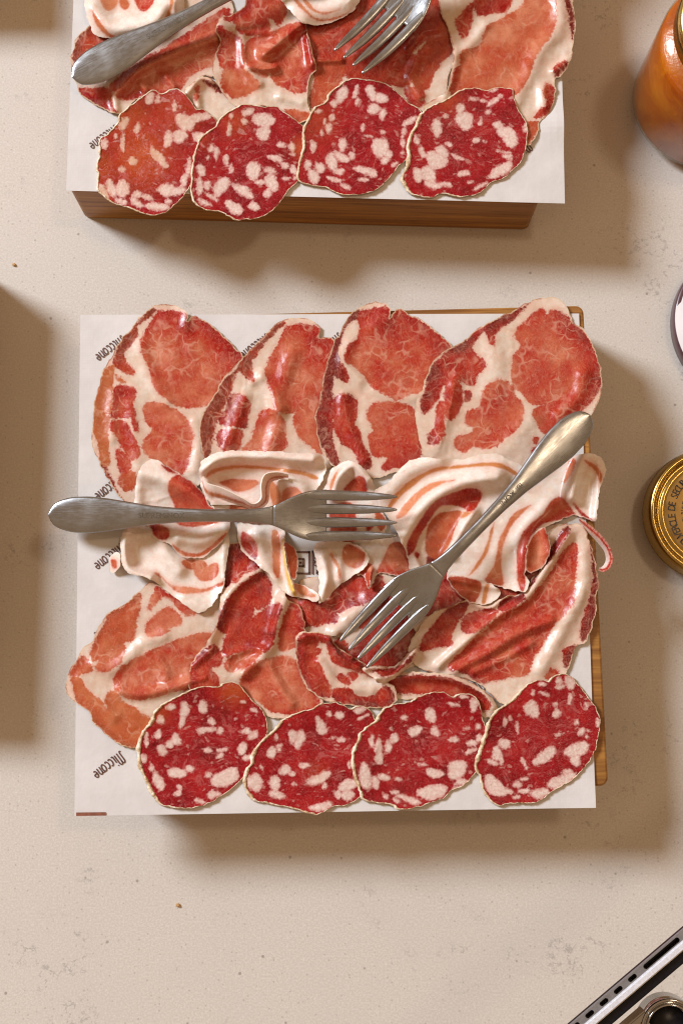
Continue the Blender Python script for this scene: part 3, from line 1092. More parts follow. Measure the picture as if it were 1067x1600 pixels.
k = lambda pts: cv(640, 450, 3.442, pts)
slice_piece('coppa_slice', 'large coppa slice at the far right of the middle paper under the fork handle', 'coppa', GC,
    k([(640, 75), (740, 48), (800, 60), (850, 110), (880, 180), (940, 230), (990, 330), (1025, 430), (1030, 530), (1010, 620), (970, 690), (900, 740), (820, 850), (700, 990), (520, 1040), (300, 1020), (100, 930),
       (60, 850), (45, 780), (30, 700), (40, 600), (70, 540), (90, 470), (140, 380), (220, 320), (300, 280), (360, 220), (470, 160), (560, 120)]),
    [(k([(220, 330), (300, 290), (380, 222), (480, 162), (560, 128), (640, 85), (600, 120), (520, 190), (460, 240), (455, 300), (430, 290), (410, 235), (380, 240), (310, 340), (220, 450), (180, 520), (130, 620), (80, 670), (65, 630), (90, 540),
         (110, 450), (150, 390)]), .60),
     (k([(280, 370), (330, 335), (380, 380), (400, 430), (350, 470), (340, 520), (260, 490), (280, 560), (270, 650), (240, 700), (200, 690), (195, 620), (190, 560), (210, 480)]), .60),
     (k([(300, 560), (325, 560), (320, 600), (300, 600)]), .6),
     (k([(150, 630), (185, 630), (180, 760), (185, 800), (110, 840), (105, 790), (140, 740)]), .52),
     (k([(390, 590), (420, 530), (490, 500), (540, 530), (560, 590), (600, 620), (605, 680), (570, 760), (510, 810), (470, 840), (400, 860), (330, 850), (290, 880), (240, 840), (270, 800), (340, 780), (350, 740), (300, 720), (310, 670), (380, 640)]), .40),
     (k([(560, 250), (620, 180), (690, 120), (720, 130), (720, 180), (770, 120), (830, 150), (870, 190), (930, 240), (990, 350), (1020, 440), (1020, 540), (960, 620), (900, 670), (830, 690), (750, 780), (700, 750), (680, 700), (670, 660),
         (740, 620), (650, 620), (610, 560), (570, 530), (550, 470), (560, 380), (600, 310)]), .38),
     (k([(660, 870), (695, 860), (690, 890), (670, 905)]), .4), (k([(665, 815), (685, 812), (675, 835)]), .4)],
    cop, 1.0, wave=.8, curl=1.3,
    ridges=[(k([(930, 460), (900, 580), (800, 690)]), 3.6, 12), (k([(420, 230), (460, 400), (420, 560)]), 2.2, 16), (k([(250, 480), (190, 700), (150, 850)]), 2.2, 12),
            (k([(640, 700), (520, 850), (350, 930)]), 3.0, 18)])

# ------------------------------------------------------------------ coppa and folds of the near half
k = lambda pts: cv(440, 880, 4, pts)
slice_piece('coppa_slice', 'dark red coppa slice lying deep below the fork in the middle of the pile', 'coppa', GM,
    k([(290, 450), (380, 360), (480, 240), (600, 140), (760, 110), (1000, 110), (1080, 260), (1020, 460), (860, 620), (700, 700), (560, 720), (420, 680), (320, 560)]),
    [(k([(480, 330), (600, 230), (760, 150), (980, 130), (1040, 300), (900, 470), (760, 600), (600, 680), (480, 640), (430, 560), (520, 470), (600, 420), (520, 400)]), .74, 0, .6),
     (k([(330, 520), (380, 500), (420, 600), (360, 580)]), .5)], cop, bias=6, thick=1.0, wave=.8)
slice_piece('coppa_slice', 'dark veined coppa slice under the white pancetta tip beside the printed emblem', 'coppa', GM,
    k([(0, 190), (100, 150), (130, 95), (230, 90), (330, 100), (430, 40), (560, 20), (720, 20), (740, 120), (560, 290), (450, 400), (350, 450), (220, 450), (80, 460), (10, 470), (-30, 320)]),
    [(k([(120, 250), (220, 232), (320, 300), (330, 350), (240, 370), (100, 380), (110, 300)]), .70), (k([(330, 200), (430, 80), (560, 70), (640, 150), (560, 215), (430, 262), (340, 300), (300, 260)]), .74),
     (k([(0, 300), (60, 200), (100, 300), (110, 400), (40, 450), (-10, 420)]), .44)], cop, bias=5, thick=1.0, wave=1.0,
    ridges=[(k([(150, 260), (180, 340)]), 2.5, 12), (k([(330, 430), (480, 300), (600, 220)]), 2.5, 11)])

k = lambda pts: cv(95, 900, 4, pts)
slice_piece('coppa_slice', 'pale salmon coppa slice hanging over the left side of the middle board', 'coppa', GM,
    k([(490, 95), (430, 150), (380, 190), (300, 230), (240, 310), (200, 400), (150, 440), (110, 510), (60, 580), (45, 640), (32, 710), (65, 765), (110, 800), (180, 850), (200, 910), (250, 960), (330, 1030), (400, 1067), (480, 1080),
       (560, 1060), (660, 1000), (780, 920), (900, 840), (1000, 720), (1060, 540), (1060, 360), (1050, 120), (900, 120), (750, 120), (620, 60), (560, 35), (520, 70)]),
    [(k([(300, 245), (380, 200), (488, 110), (490, 200), (480, 260), (450, 400), (400, 410), (300, 470), (210, 530), (195, 480), (230, 380), (270, 320)]), .46, .22),
     (k([(240, 520), (340, 450), (400, 430), (390, 500), (320, 580), (270, 600), (220, 582)]), .34, .1),
     (k([(110, 520), (150, 510), (190, 560), (180, 600), (60, 620), (70, 580)]), .48, .2),
     (k([(600, 70), (700, 130), (860, 215), (830, 242), (760, 230), (700, 150), (640, 130), (560, 210), (560, 160), (590, 110)]), .28),
     (k([(540, 300), (590, 240), (680, 200), (730, 240), (750, 290), (690, 320), (600, 322), (680, 340), (570, 380), (530, 350)]), .30),
     (k([(330, 640), (420, 550), (560, 470), (700, 410), (900, 360), (1000, 400), (1050, 520), (980, 640), (870, 690), (700, 722), (560, 760), (440, 775), (370, 730)]), .24),
     (k([(70, 650), (110, 640), (180, 720), (260, 800), (300, 860), (280, 770), (330, 722), (400, 790), (520, 870), (600, 920), (620, 1000), (520, 1067), (400, 1062), (320, 1010), (230, 930), (190, 860), (110, 790)]), .38, .30)],
    cop, bias=1.5, thick=1.0, wave=.8, curl=1.2,
    ridges=[(k([(380, 720), (520, 740), (720, 690), (900, 640)]), 4.2, 9), (k([(560, 470), (640, 560), (660, 640)]), 2.0, 9), (k([(200, 560), (330, 580), (520, 420), (640, 380)]), 2.4, 11),
            (k([(120, 640), (250, 780), (330, 880)]), 1.8, 10)])

k = lambda pts: cv(280, 840, 4, pts)
slice_piece('coppa_slice', 'deep red coppa slice with white fat bands in the centre left of the near pile', 'coppa', GM,
    k([(290, 60), (370, 30), (440, 50), (500, 150), (570, 220), (650, 320), (680, 380), (760, 440), (790, 600), (780, 780), (840, 900), (900, 1000), (860, 1090), (640, 1130), (420, 1080), (230, 1010), (80, 960), (66, 880), (80, 780), (170, 660),
       (240, 520), (262, 330), (270, 160)]),
    [(k([(290, 80), (370, 45), (432, 70), (490, 180), (400, 210), (350, 270), (340, 232), (290, 300), (272, 250)]), .72),
     (k([(510, 232), (560, 300), (550, 400), (490, 430), (462, 400), (430, 520), (330, 582), (232, 540), (310, 400), (400, 300)]), .68, 0, .5),
     (k([(430, 540), (480, 500), (620, 420), (600, 520), (560, 690), (460, 690), (350, 710), (290, 732), (290, 660), (340, 592)]), .70, 0, .2),
     (k([(90, 780), (210, 682), (252, 760), (232, 800), (130, 792)]), .56), (k([(76, 812), (160, 812), (242, 900), (200, 950), (80, 950)]), .48),
     (k([(300, 790), (380, 732), (480, 690), (500, 720), (440, 780), (330, 825)]), .40),
     (k([(390, 900), (430, 840), (540, 780), (700, 760), (760, 900), (860, 1000), (820, 1080), (600, 1080), (480, 1000), (400, 960)]), .28),
     (k([(640, 610), (670, 500), (720, 410), (760, 470), (775, 560), (740, 640), (700, 680), (640, 690)]), .42)],
    cop, bias=4.5, thick=1.0, wave=.9, curl=1.5,
    ridges=[(k([(500, 200), (330, 330), (260, 500), (190, 650)]), 4.0, 9), (k([(660, 380), (600, 560), (560, 700), (400, 850)]), 4.5, 10), (k([(300, 740), (460, 690), (520, 700)]), 2.0, 6),
            (k([(560, 800), (620, 920), (700, 1040)]), 2.8, 9), (k([(90, 800), (210, 690)]), 2.5, 6)])

slice_piece('coppa_slice', 'dark coppa slice glimpsed below the right pancetta beside the diagonal fork neck', 'coppa', GM,
    [(640, 870), (700, 850), (780, 850), (850, 820), (890, 830), (880, 900), (850, 960), (760, 1010), (670, 1010), (630, 940)],
    [([(650, 880), (700, 870), (780, 860), (870, 835), (870, 900), (830, 950), (740, 960), (660, 960)], .68, 0, .5)], cop, 1.0, wave=.7)
k = lambda pts: cv(680, 830, 4, pts)
slice_piece('coppa_slice', 'large coppa slice with broad white fat band along the middle paper right edge', 'coppa', GM,
    k([(700, 60), (740, -20), (830, -45), (920, -35), (960, 60), (1000, 200), (1020, 330), (1003, 420), (1003, 500), (970, 620), (930, 700), (880, 720), (850, 800), (820, 880), (760, 960), (640, 1000), (500, 1080), (400, 1070), (280, 960),
       (120, 905), (0, 885), (-110, 850), (-170, 740), (-100, 600), (0, 500), (80, 480), (190, 430), (330, 440), (440, 410), (540, 380), (600, 300), (680, 200)]),
    [(k([(720, 110), (790, 0), (830, -20), (800, 60), (720, 160), (640, 260), (600, 330), (565, 335), (600, 260)]), .80, 0, .3),
     (k([(860, 80), (880, 150), (870, 300), (860, 440), (800, 520), (740, 580), (680, 680), (640, 740), (590, 830), (560, 890), (450, 910), (280, 942), (180, 880), (80, 860), (130, 790), (220, 700), (330, 600), (420, 520), (560, 450), (690, 300), (800, 130)]), .46),
     (k([(965, 80), (1000, 250), (1015, 350), (1000, 500), (970, 620), (920, 680), (905, 640), (935, 520), (965, 400), (990, 250)]), .74),
     (k([(800, 740), (880, 715), (840, 800), (815, 850), (800, 800)]), .66), (k([(690, 900), (740, 860), (765, 890), (700, 920)]), .5),
     (k([(0, 580), (80, 480), (190, 440), (190, 500), (130, 570), (100, 650), (90, 710), (0, 722), (-90, 740), (-60, 650)]), .62, 0, .4),
     (k([(200, 522), (300, 490), (385, 495), (340, 560), (280, 570), (330, 580), (260, 622), (190, 632), (165, 592)]), .62, 0, .4),
     (k([(390, 482), (440, 420), (550, 390), (540, 430), (460, 482)]), .66, 0, .2)],
    cop, bias=2, thick=1.1, wave=.9, curl=1.2,
    ridges=[(k([(120, 870), (330, 760), (520, 640), (720, 560)]), 3.6, 9), (k([(20, 840), (330, 570), (560, 420), (720, 190), (830, 20)]), 4.0, 8), (k([(930, 120), (920, 360), (800, 600), (660, 860)]), 3.4, 12),
            (k([(240, 880), (420, 800), (600, 700)]), 2.0, 6), (k([(190, 430), (330, 480), (450, 400)]), 3.2, 5)])
k = lambda pts: list(pts)
slice_piece('coppa_slice', 'thin red folded coppa strip running just above the third salami slice', 'coppa', GM,
    [(600, 1058), (640, 1050), (685, 1052), (722, 1060), (748, 1074), (768, 1090), (778, 1112), (760, 1122), (735, 1112), (700, 1100), (650, 1094), (610, 1088)],
    [([(604, 1060), (640, 1054), (700, 1058), (745, 1078), (766, 1100), (755, 1112), (720, 1098), (660, 1086), (612, 1082)], .52, 0, .6)], cop, .9, wave=.6,
    ridges=[([(605, 1060), (690, 1058), (750, 1080), (770, 1105)], 4.5, 8)])
k = lambda pts: cv(440, 880, 4, pts)
slice_piece('coppa_slice', 'crumpled coppa slice with torn white fat at the tips of the diagonal fork', 'coppa', GM,
    k([(92, 450), (200, 428), (310, 450), (330, 505), (400, 560), (520, 630), (570, 700), (650, 740), (700, 770), (725, 840), (700, 880), (640, 905), (500, 900), (330, 870), (240, 842), (160, 782), (122, 700), (90, 600)]),
    [(k([(112, 472), (200, 440), (310, 462), (270, 492), (230, 480), (210, 560), (250, 680), (300, 780), (290, 832), (200, 790), (132, 690), (100, 600)]), .46, 0, .7),
     (k([(330, 800), (420, 790), (460, 832), (560, 842), (640, 782), (690, 810), (660, 895), (400, 880), (340, 852)]), .62),
     (k([(350, 705), (400, 712), (420, 752), (370, 735)]), .6), (k([(420, 690), (470, 700), (450, 720)]), .6), (k([(222, 540), (236, 545), (230, 560)]), .6),
     (k([(285, 485), (330, 500), (400, 555), (520, 625), (565, 700), (470, 665), (390, 645), (320, 600)]), .56, 0, .6)], cop, bias=3, thick=1.0, wave=1.2, curl=1.5,
    ridges=[(k([(110, 470), (200, 450), (290, 470)]), 4.0, 7), (k([(300, 480), (360, 580), (480, 640)]), 4.0, 5), (k([(340, 560), (420, 640), (560, 690)]), 3.0, 5), (k([(240, 620), (360, 760), (560, 800)]), 2.5, 9),
            (k([(360, 500), (400, 560), (440, 590)]), 3.0, 4)])
slice_piece('coppa_strip', 'narrow twisted red coppa strip with a white edge below the diagonal fork tines', 'coppa', GM,
    k([(505, 662), (600, 640), (700, 640), (770, 580), (850, 520), (835, 600), (745, 690), (690, 730), (610, 752), (575, 712)]),
    [(k([(540, 670), (640, 655), (720, 650), (830, 560), (810, 610), (740, 670), (640, 715), (600, 690)]), .52, 0, .5)], cop, 1.0, wave=.6,
    ridges=[(k([(590, 720), (700, 690), (830, 550)]), 5.0, 6), (k([(530, 660), (640, 650)]), 3.0, 4)])

# ------------------------------------------------------------------ pancetta of the middle board
k = lambda pts: cv(380, 690, 4, pts)
slice_piece('pancetta_slice', 'pancetta slice under the tines of the level fork with a bright red lean eye', 'pancetta', GP,
    k([(445, 330), (500, 225), (580, 150), (650, 120), (710, 132), (760, 180), (800, 240), (840, 310), (860, 420), (900, 520), (840, 640), (700, 700), (560, 690), (480, 600), (430, 460)]),
    [(k([(615, 340), (640, 280), (700, 222), (755, 225), (772, 320), (700, 345)]), .46, 0, .2), (k([(560, 400), (690, 395), (705, 600), (640, 640), (560, 620), (540, 500)]), .40, 0, .3),
     (k([(765, 480), (810, 500), (812, 540), (770, 562)]), .7), (k([(545, 250), (600, 170), (560, 280), (545, 340)]), .1, .45), (k([(820, 420), (900, 500), (850, 560)]), .15, .2)], pan, 1.2, wave=.6,
    ridges=[(k([(560, 330), (600, 220), (690, 150), (780, 240)]), 6.0, 11), (k([(500, 480), (640, 540), (800, 520)]), 3.0, 16)])
slice_piece('pancetta_slice', 'torn thin piece of pancetta hanging below the tines of the level fork', 'pancetta', GP,
    k([(690, 690), (740, 640), (960, 580), (1010, 620), (1060, 740), (1045, 800), (1015, 832), (930, 838), (850, 828), (800, 900), (775, 918), (760, 850), (705, 820), (690, 760)]),
    [(k([(870, 740), (920, 640), (1000, 640), (1050, 760), (1010, 830), (920, 836), (835, 822)]), .16, .05, .5), (k([(700, 800), (780, 760), (815, 800), (790, 900), (770, 910), (750, 850)]), .22, .1)], pan, .9, wave=.8, jag=1.6,
    ridges=[(k([(800, 800), (790, 900)]), 4.0, 5), (k([(860, 640), (950, 760)]), 2.0, 14)])
slice_piece('pancetta_slice', 'glossy white pancetta tip pointing down beside the printed emblem', 'pancetta', GP,
    k([(452, 640), (560, 620), (700, 640), (780, 700), (770, 770), (690, 840), (600, 900), (545, 958), (490, 1008), (468, 995), (478, 880), (458, 760)]),
    [(k([(550, 690), (580, 740), (605, 790), (612, 850), (595, 850), (585, 790), (545, 720)]), .1, .4), (k([(660, 640), (760, 700), (720, 790), (640, 770), (620, 690)]), .1, .15)], pan, 1.4, wave=.5,
    ridges=[(k([(490, 720), (520, 840), (490, 980)]), 5.0, 10), (k([(600, 720), (600, 860)]), 2.5, 8)])

k = lambda pts: cv(720, 690, 4, pts)
slice_piece('pancetta_slice', 'wide striped pancetta slice at the right, glossy where it bends over the board edge', 'pancetta', GP,
    k([(560, 190), (700, 100), (790, 75), (870, 95), (905, 150), (885, 240), (858, 340), (852, 430), (835, 500), (770, 480), (700, 460), (600, 500), (520, 540), (450, 600), (415, 720), (402, 830), (420, 880), (400, 942), (350, 932), (250, 910), (130, 880),
       (20, 850), (-85, 852), (-60, 760), (60, 640), (200, 480), (340, 330), (460, 240)]),
    [(k([(208, 500), (195, 570), (165, 690), (85, 810), (40, 842), (70, 800), (140, 690), (178, 580)]), .25, .6),
     (k([(440, 395), (350, 480), (300, 560), (262, 660), (252, 780), (262, 900), (150, 872), (200, 780), (222, 700), (242, 600), (280, 530), (330, 450)]), .16, .25),
     (k([(540, 400), (590, 352), (640, 350), (690, 420), (710, 462), (640, 482), (560, 502), (500, 522), (440, 592), (412, 680), (400, 790), (402, 900), (375, 935), (350, 850), (350, 680), (380, 580), (430, 512), (500, 460)]), .34, 0, .25),
     (k([(700, 380), (760, 440), (830, 500), (850, 540), (800, 512), (740, 450)]), .5), (k([(770, 115), (840, 150), (882, 215), (866, 265), (846, 195), (800, 152)]), .2, .45),
     (k([(680, 110), (720, 120), (690, 200), (640, 260)]), .05, .25)], pan, 1.3, wave=.5, curl=1.0,
    ridges=[(k([(770, 90), (720, 220), (690, 340)]), 8.0, 12), (k([(560, 420), (430, 560), (380, 800)]), 4.0, 14), (k([(80, 640), (260, 700), (380, 700)]), 3.0, 30), (k([(860, 120), (860, 300), (840, 470)]), 3.0, 8)])
slice_piece('pancetta_scrap', 'translucent pink scrap of lean beside the red stripe of the right pancetta', 'pancetta', GP,
    k([(415, 640), (470, 570), (525, 530), (545, 600), (555, 690), (525, 760), (480, 800), (410, 818)]), [(k([(410, 640), (470, 570), (530, 530), (548, 600), (558, 690), (525, 765), (480, 805), (408, 820)]), .06, .05, 1.0)], pan, .7, wave=.7, jag=1.5,
    ridges=[(k([(520, 540), (545, 690)]), 4.0, 9)])
loft_piece('pancetta_curl', 'narrow curl of pancetta edge sticking out past the right side of the board', 'pancetta', GP,
    [[(p[0], p[1], h) for p, h in zip(k([(738, 478), (800, 522), (872, 585), (925, 655), (948, 730), (930, 788), (890, 812), (858, 802)]), (7, 8, 9, 9, 8, 7, 6, 5))],
     [(p[0], p[1], h) for p, h in zip(k([(738, 492), (795, 545), (862, 606), (910, 668), (928, 732), (912, 778), (882, 798), (860, 796)]), (5, 5.5, 6, 6, 5, 4, 3, 3))],
     [(p[0], p[1], h) for p, h in zip(k([(742, 500), (790, 560), (850, 625), (896, 685), (906, 738), (894, 770), (876, 786), (862, 790)]), (2, 1, 0, 0, -1, -1, -1, 0))]],
    [(-.1, .45, .30, .0)], pan, 1.0, lift=1)
slice_piece('pancetta_flap', 'brownish salmon flap of pancetta folded under beside the diagonal fork neck', 'pancetta', GP,
    [(698, 902), (728, 900), (770, 914), (782, 928), (762, 944), (735, 942), (714, 926)], [([(698, 902), (728, 902), (752, 912), (745, 938), (735, 942), (714, 926)], .30, .15, .5), ([(758, 914), (764, 914), (758, 942), (752, 942)], .1, .7)], pan, .9, wave=.8,
    ridges=[([(700, 904), (775, 918)], 3.0, 6)])

k = lambda pts: cv(580, 690, 4, pts)
slice_piece('pancetta_slice', 'large pancetta slice curled open like a bowl around a red lean arc', 'pancetta', GP,
    k([(20, 320), (100, 260), (180, 170), (270, 105), (400, 105), (560, 110), (680, 80), (780, 75), (880, 120), (940, 160), (920, 240), (870, 300), (790, 390), (700, 490), (640, 580), (570, 650), (510, 720), (440, 750), (380, 785), (335, 800), (290, 790),
       (238, 795), (220, 690), (160, 570), (100, 470)]),
    [(k([(105, 400), (150, 330), (220, 262), (330, 190), (420, 160), (560, 148), (700, 133), (820, 138), (900, 188), (922, 215), (890, 204), (800, 162), (680, 154), (540, 168), (430, 182), (340, 217), (240, 292), (180, 352), (115, 420)]), .15, .72),
     (k([(200, 400), (280, 320), (380, 256), (520, 240), (440, 266), (340, 322), (270, 392), (205, 470), (150, 480)]), .10, .30),
     (k([(222, 640), (250, 580), (300, 500), (370, 400), (450, 342), (580, 296), (650, 290), (690, 322), (680, 372), (640, 432), (600, 442), (580, 420), (520, 400), (440, 402), (390, 452), (332, 540), (292, 620), (262, 690), (228, 710)]), .46, 0, .25),
     (k([(350, 540), (385, 482), (440, 442), (560, 436), (525, 540), (500, 620), (450, 700), (400, 742), (345, 702), (338, 620)]), .36, .22, .2), (k([(270, 690), (300, 700), (290, 730), (272, 720)]), .6),
     (k([(560, 440), (640, 440), (560, 480)]), .1, .5), (k([(350, 715), (400, 735), (360, 780), (340, 770)]), .8)], pan, 1.3, wave=.5, curl=1.0,
    ridges=[(k([(180, 640), (240, 520), (330, 400), (450, 310), (600, 250), (780, 220)]), 9.0, 17), (k([(640, 440), (560, 560), (480, 700)]), 5.0, 9), (k([(90, 330), (240, 190), (420, 120)]), 3.0, 14),
            (k([(260, 700), (300, 790)]), 3.0, 6)])

k = lambda pts: cv(380, 690, 4, pts)
slice_piece('pancetta_strip', 'pancetta strip with a yellow rind edge passing under the neck of the level fork', 'pancetta', GP,
    k([(-20, 500), (120, 480), (240, 520), (262, 620), (266, 700), (282, 800), (312, 870), (400, 905), (465, 955), (470, 1000), (400, 988), (335, 972), (290, 960), (230, 910), (160, 830), (90, 770), (0, 690), (-30, 620)]),
    [(k([(-5, 560), (60, 600), (90, 660), (80, 740), (20, 690), (-15, 640)]), .42), (k([(182, 560), (225, 580), (232, 720), (226, 850), (192, 820), (182, 700)]), .08, .25),
     (k([(248, 610), (268, 620), (267, 700), (284, 800), (305, 880), (335, 965), (318, 965), (280, 890), (258, 780), (248, 700)]), .0, .95), (k([(320, 880), (400, 915), (455, 965), (400, 970), (340, 940)]), .0, .5)], pan, 1.2, wave=.6,
    ridges=[(k([(256, 600), (268, 760), (320, 930)]), 5.5, 6), (k([(90, 580), (120, 720), (200, 850)]), 3.0, 12)])

slice_piece('pancetta_flap', 'small brownish translucent flap between the yellow rind and the printed emblem', 'pancetta', GP,
    k([(255, 630), (300, 640), (335, 690), (342, 770), (330, 860), (300, 850), (280, 780), (266, 700)]), [(k([(250, 630), (300, 640), (335, 690), (342, 770), (330, 850), (300, 850), (280, 780), (266, 700)]), .2, .2, .3)], pan, .8, wave=.5)
k = lambda pts: cv(130, 690, 4, pts)
slice_piece('pancetta_slice', 'white pancetta slice below the level fork handle with a beige band and torn lean', 'pancetta', GP,
    k([(240, 600), (262, 552), (300, 532), (420, 500), (600, 480), (800, 480), (900, 520), (915, 640), (890, 800), (880, 900), (810, 1010), (735, 1065), (690, 1058), (560, 960), (450, 880), (380, 842), (290, 825), (248, 780), (235, 690)]),
    [(k([(440, 822), (500, 862), (570, 930), (640, 950), (750, 942), (870, 902), (880, 872), (760, 920), (680, 910), (600, 902), (540, 890), (470, 822)]), .04, .14), (k([(620, 742), (750, 742), (772, 790), (690, 800), (640, 792)]), .30, .18),
     (k([(690, 800), (760, 790), (830, 752), (850, 800), (832, 850), (740, 872)]), .14, .05)], pan, 1.4, wave=.5, curl=1.0,
    ridges=[(k([(270, 560), (258, 680), (290, 800), (420, 850)]), 7.0, 10), (k([(480, 560), (520, 700), (600, 800)]), 4.0, 14), (k([(640, 980), (740, 1040)]), 2.5, 12), (k([(880, 620), (870, 850)]), 2.5, 8)])
slice_piece('fat_scrap', 'tiny pink scrap of fat on the paper left of the white pancetta', 'fat scrap', GP,
    k([(165, 740), (195, 692), (228, 700), (232, 780), (212, 802), (182, 820)]), [(k([(175, 740), (210, 740), (215, 790), (185, 790)]), .02, .1)], pan, 1.2, wave=1.0, jag=1.0)
slice_piece('pancetta_slice', 'rolled pancetta slice with a salmon lean flank lying across the level fork handle', 'pancetta', GP,
    k([(325, 410), (328, 300), (345, 200), (380, 135), (450, 110), (520, 150), (600, 200), (680, 250), (760, 330), (800, 400), (900, 440), (918, 530), (880, 610), (800, 690), (740, 730), (640, 725), (580, 690), (545, 640), (450, 610), (415, 540), (340, 480)]),
    [(k([(490, 152), (520, 142), (600, 200), (580, 200), (540, 195)]), .46), (k([(540, 245), (600, 202), (680, 252), (760, 332), (790, 402), (890, 440), (850, 460), (600, 450), (570, 390), (532, 310)]), .30, 0, .2),
     (k([(400, 410), (470, 420), (560, 440), (420, 445)]), .2), (k([(420, 500), (530, 540), (535, 600), (480, 612), (430, 570)]), .36), (k([(600, 480), (900, 470), (800, 520), (620, 530)]), .4),
     (k([(560, 640), (640, 690), (740, 690), (880, 580), (900, 590), (760, 710), (640, 715), (570, 670)]), .05, .25)], pan, 1.3, wave=.5,
    ridges=[(k([(370, 200), (500, 230), (640, 300), (800, 420)]), 6.5, 16), (k([(600, 600), (740, 620), (880, 550)]), 5.5, 12), (k([(340, 300), (340, 420)]), 2.5, 10)])

k = lambda pts: cv(100, 460, 2.425, pts)
lo_o, lo_P, _ = slice_piece('pancetta_slice', 'thick white pancetta fold standing as a pleated loop above the level fork', 'pancetta', GP,
    k([(515, 680), (518, 645), (535, 620), (600, 595), (700, 592), (830, 598), (960, 605), (993, 640), (985, 690), (935, 785), (900, 830), (800, 860), (680, 860), (600, 830), (545, 780), (522, 730)]),
    [(k([(540, 692), (560, 664), (620, 650), (700, 647), (800, 656), (900, 668), (962, 692), (950, 702), (890, 682), (800, 668), (700, 658), (640, 660), (575, 674)]), .12, .72),
     (k([(590, 712), (640, 700), (735, 705), (722, 732), (660, 748), (620, 732)]), .14, .1, .2), (k([(770, 700), (800, 718), (824, 770), (806, 830), (782, 770)]), .10, .35), (k([(830, 742), (880, 732), (905, 772), (832, 808)]), .06, .0),
     (k([(640, 780), (720, 800), (760, 850), (640, 850)]), .10, .1)], pan, 1.5, wave=.3,
    ridges=[(k([(530, 660), (600, 618), (740, 612), (940, 625)]), 9.0, 13), (k([(840, 690), (900, 740), (900, 800)]), 6.0, 15), (k([(540, 720), (600, 780), (700, 820)]), 5.0, 9)])
loft_piece('pleat', '', '', None,
    [[(p[0], p[1], h) for p, h in zip(k([(528, 690), (545, 715), (600, 733), (680, 772), (718, 792), (746, 772), (746, 720), (762, 682), (805, 672), (850, 680)]), (13, 15, 16, 16, 16, 16, 16, 15, 14, 12))],
     [(p[0], p[1], h) for p, h in zip(k([(525, 705), (545, 745), (600, 762), (676, 786), (722, 804), (760, 782), (764, 728), (778, 698), (812, 688), (850, 692)]), (11, 12, 12, 12, 12, 12, 12, 12, 11, 10))],
     [(p[0], p[1], h) for p, h in zip(k([(526, 720), (548, 790), (596, 796), (672, 800), (726, 814), (770, 790), (776, 735), (788, 708), (820, 700), (850, 702)]), (6, 6, 6, 6, 6, 6, 6, 6, 7, 8))]],
    [(.45, .62, .1, .5)], pan, 1.3, parent=lo_o)

# ------------------------------------------------------------------ salami, middle board
GS = 'salami slices along the near edge'
salami('salami slice at the near left of the middle paper with one big oval fat piece', GS, (200, 1050, 3.996),
       [(560, 92), (620, 65), (690, 75), (730, 120), (770, 170), (830, 230), (868, 310), (868, 380), (850, 450), (810, 530), (745, 620), (690, 690), (620, 750), (540, 800), (470, 830), (370, 850), (260, 840), (200, 820), (150, 750), (110, 660), (75, 580), (70, 500), (75, 430),
        (100, 370), (150, 310), (170, 250), (240, 190), (320, 150), (420, 105), (500, 90)],
       [(470, 220, 30, 45, -30), (350, 235, 28, 55, 10), (340, 310, 22, 45, 10), (205, 300, 25, 30), (270, 220, 35, 20), (190, 390, 20, 28), (490, 362, 60, 22, -10), (575, 370, 22, 25), (300, 420, 35, 40), (265, 450, 25, 30), (215, 490, 28, 40, -30),
        (305, 630, 55, 35), (190, 680, 30, 70, -30), (610, 660, 105, 48, -25), (535, 765, 40, 25, -15), (445, 805, 32, 18, 20), (310, 760, 25, 18, 20), (320, 715, 18, 15), (740, 370, 35, 22, 20), (780, 395, 35, 25, -35), (715, 480, 30, 40, 30),
        (740, 535, 30, 18, -20), (115, 420, 15, 45), (100, 540, 20, 30), (500, 490, 25, 20), (590, 485, 35, 12, -15), (575, 525, 25, 14, -20), (390, 600, 30, 18), (720, 185, 20, 12), (790, 240, 25, 12, 30), (670, 295, 15, 12), (150, 600, 14, 30, -15),
        (500, 645, 25, 18), (520, 310, 25, 20)], [(660, 110, 90, .75), (200, 250, 70, .5)])
salami('second salami slice from the left on the middle paper, touching the paper edge', GS, (370, 1080, 4),
       [(250, 230), (290, 180), (400, 130), (470, 110), (530, 80), (600, 72), (670, 90), (710, 115), (760, 95), (820, 110), (860, 170), (890, 280), (870, 420), (830, 560), (770, 660), (680, 710), (600, 720), (550, 750), (490, 768), (400, 745), (300, 720), (200, 700), (110, 680), (65, 620),
        (50, 560), (60, 490), (90, 450), (95, 410), (130, 350), (180, 290), (230, 250)],
       [(525, 220, 32, 65, -15), (350, 285, 26, 50, 5), (395, 300, 34, 58, 10), (220, 385, 28, 40), (265, 350, 18, 35, 15), (300, 490, 35, 38), (345, 520, 22, 16), (115, 570, 48, 62, -20), (238, 575, 40, 46, 0), (250, 645, 65, 22, 15), (515, 545, 78, 34, -25), (550, 590, 18, 22),
        (690, 590, 60, 38, -10), (630, 645, 32, 28), (690, 650, 50, 30), (530, 720, 70, 30, -10), (650, 305, 25, 18, -10), (640, 150, 25, 28, -20), (580, 140, 14, 18), (770, 120, 45, 20, -15), (790, 160, 45, 12, -25), (600, 290, 20, 12), (155, 480, 15, 20), (420, 465, 40, 18), (250, 290, 12, 22),
        (360, 580, 12, 8), (700, 460, 12, 20)], [(500, 500, 70, .25)])
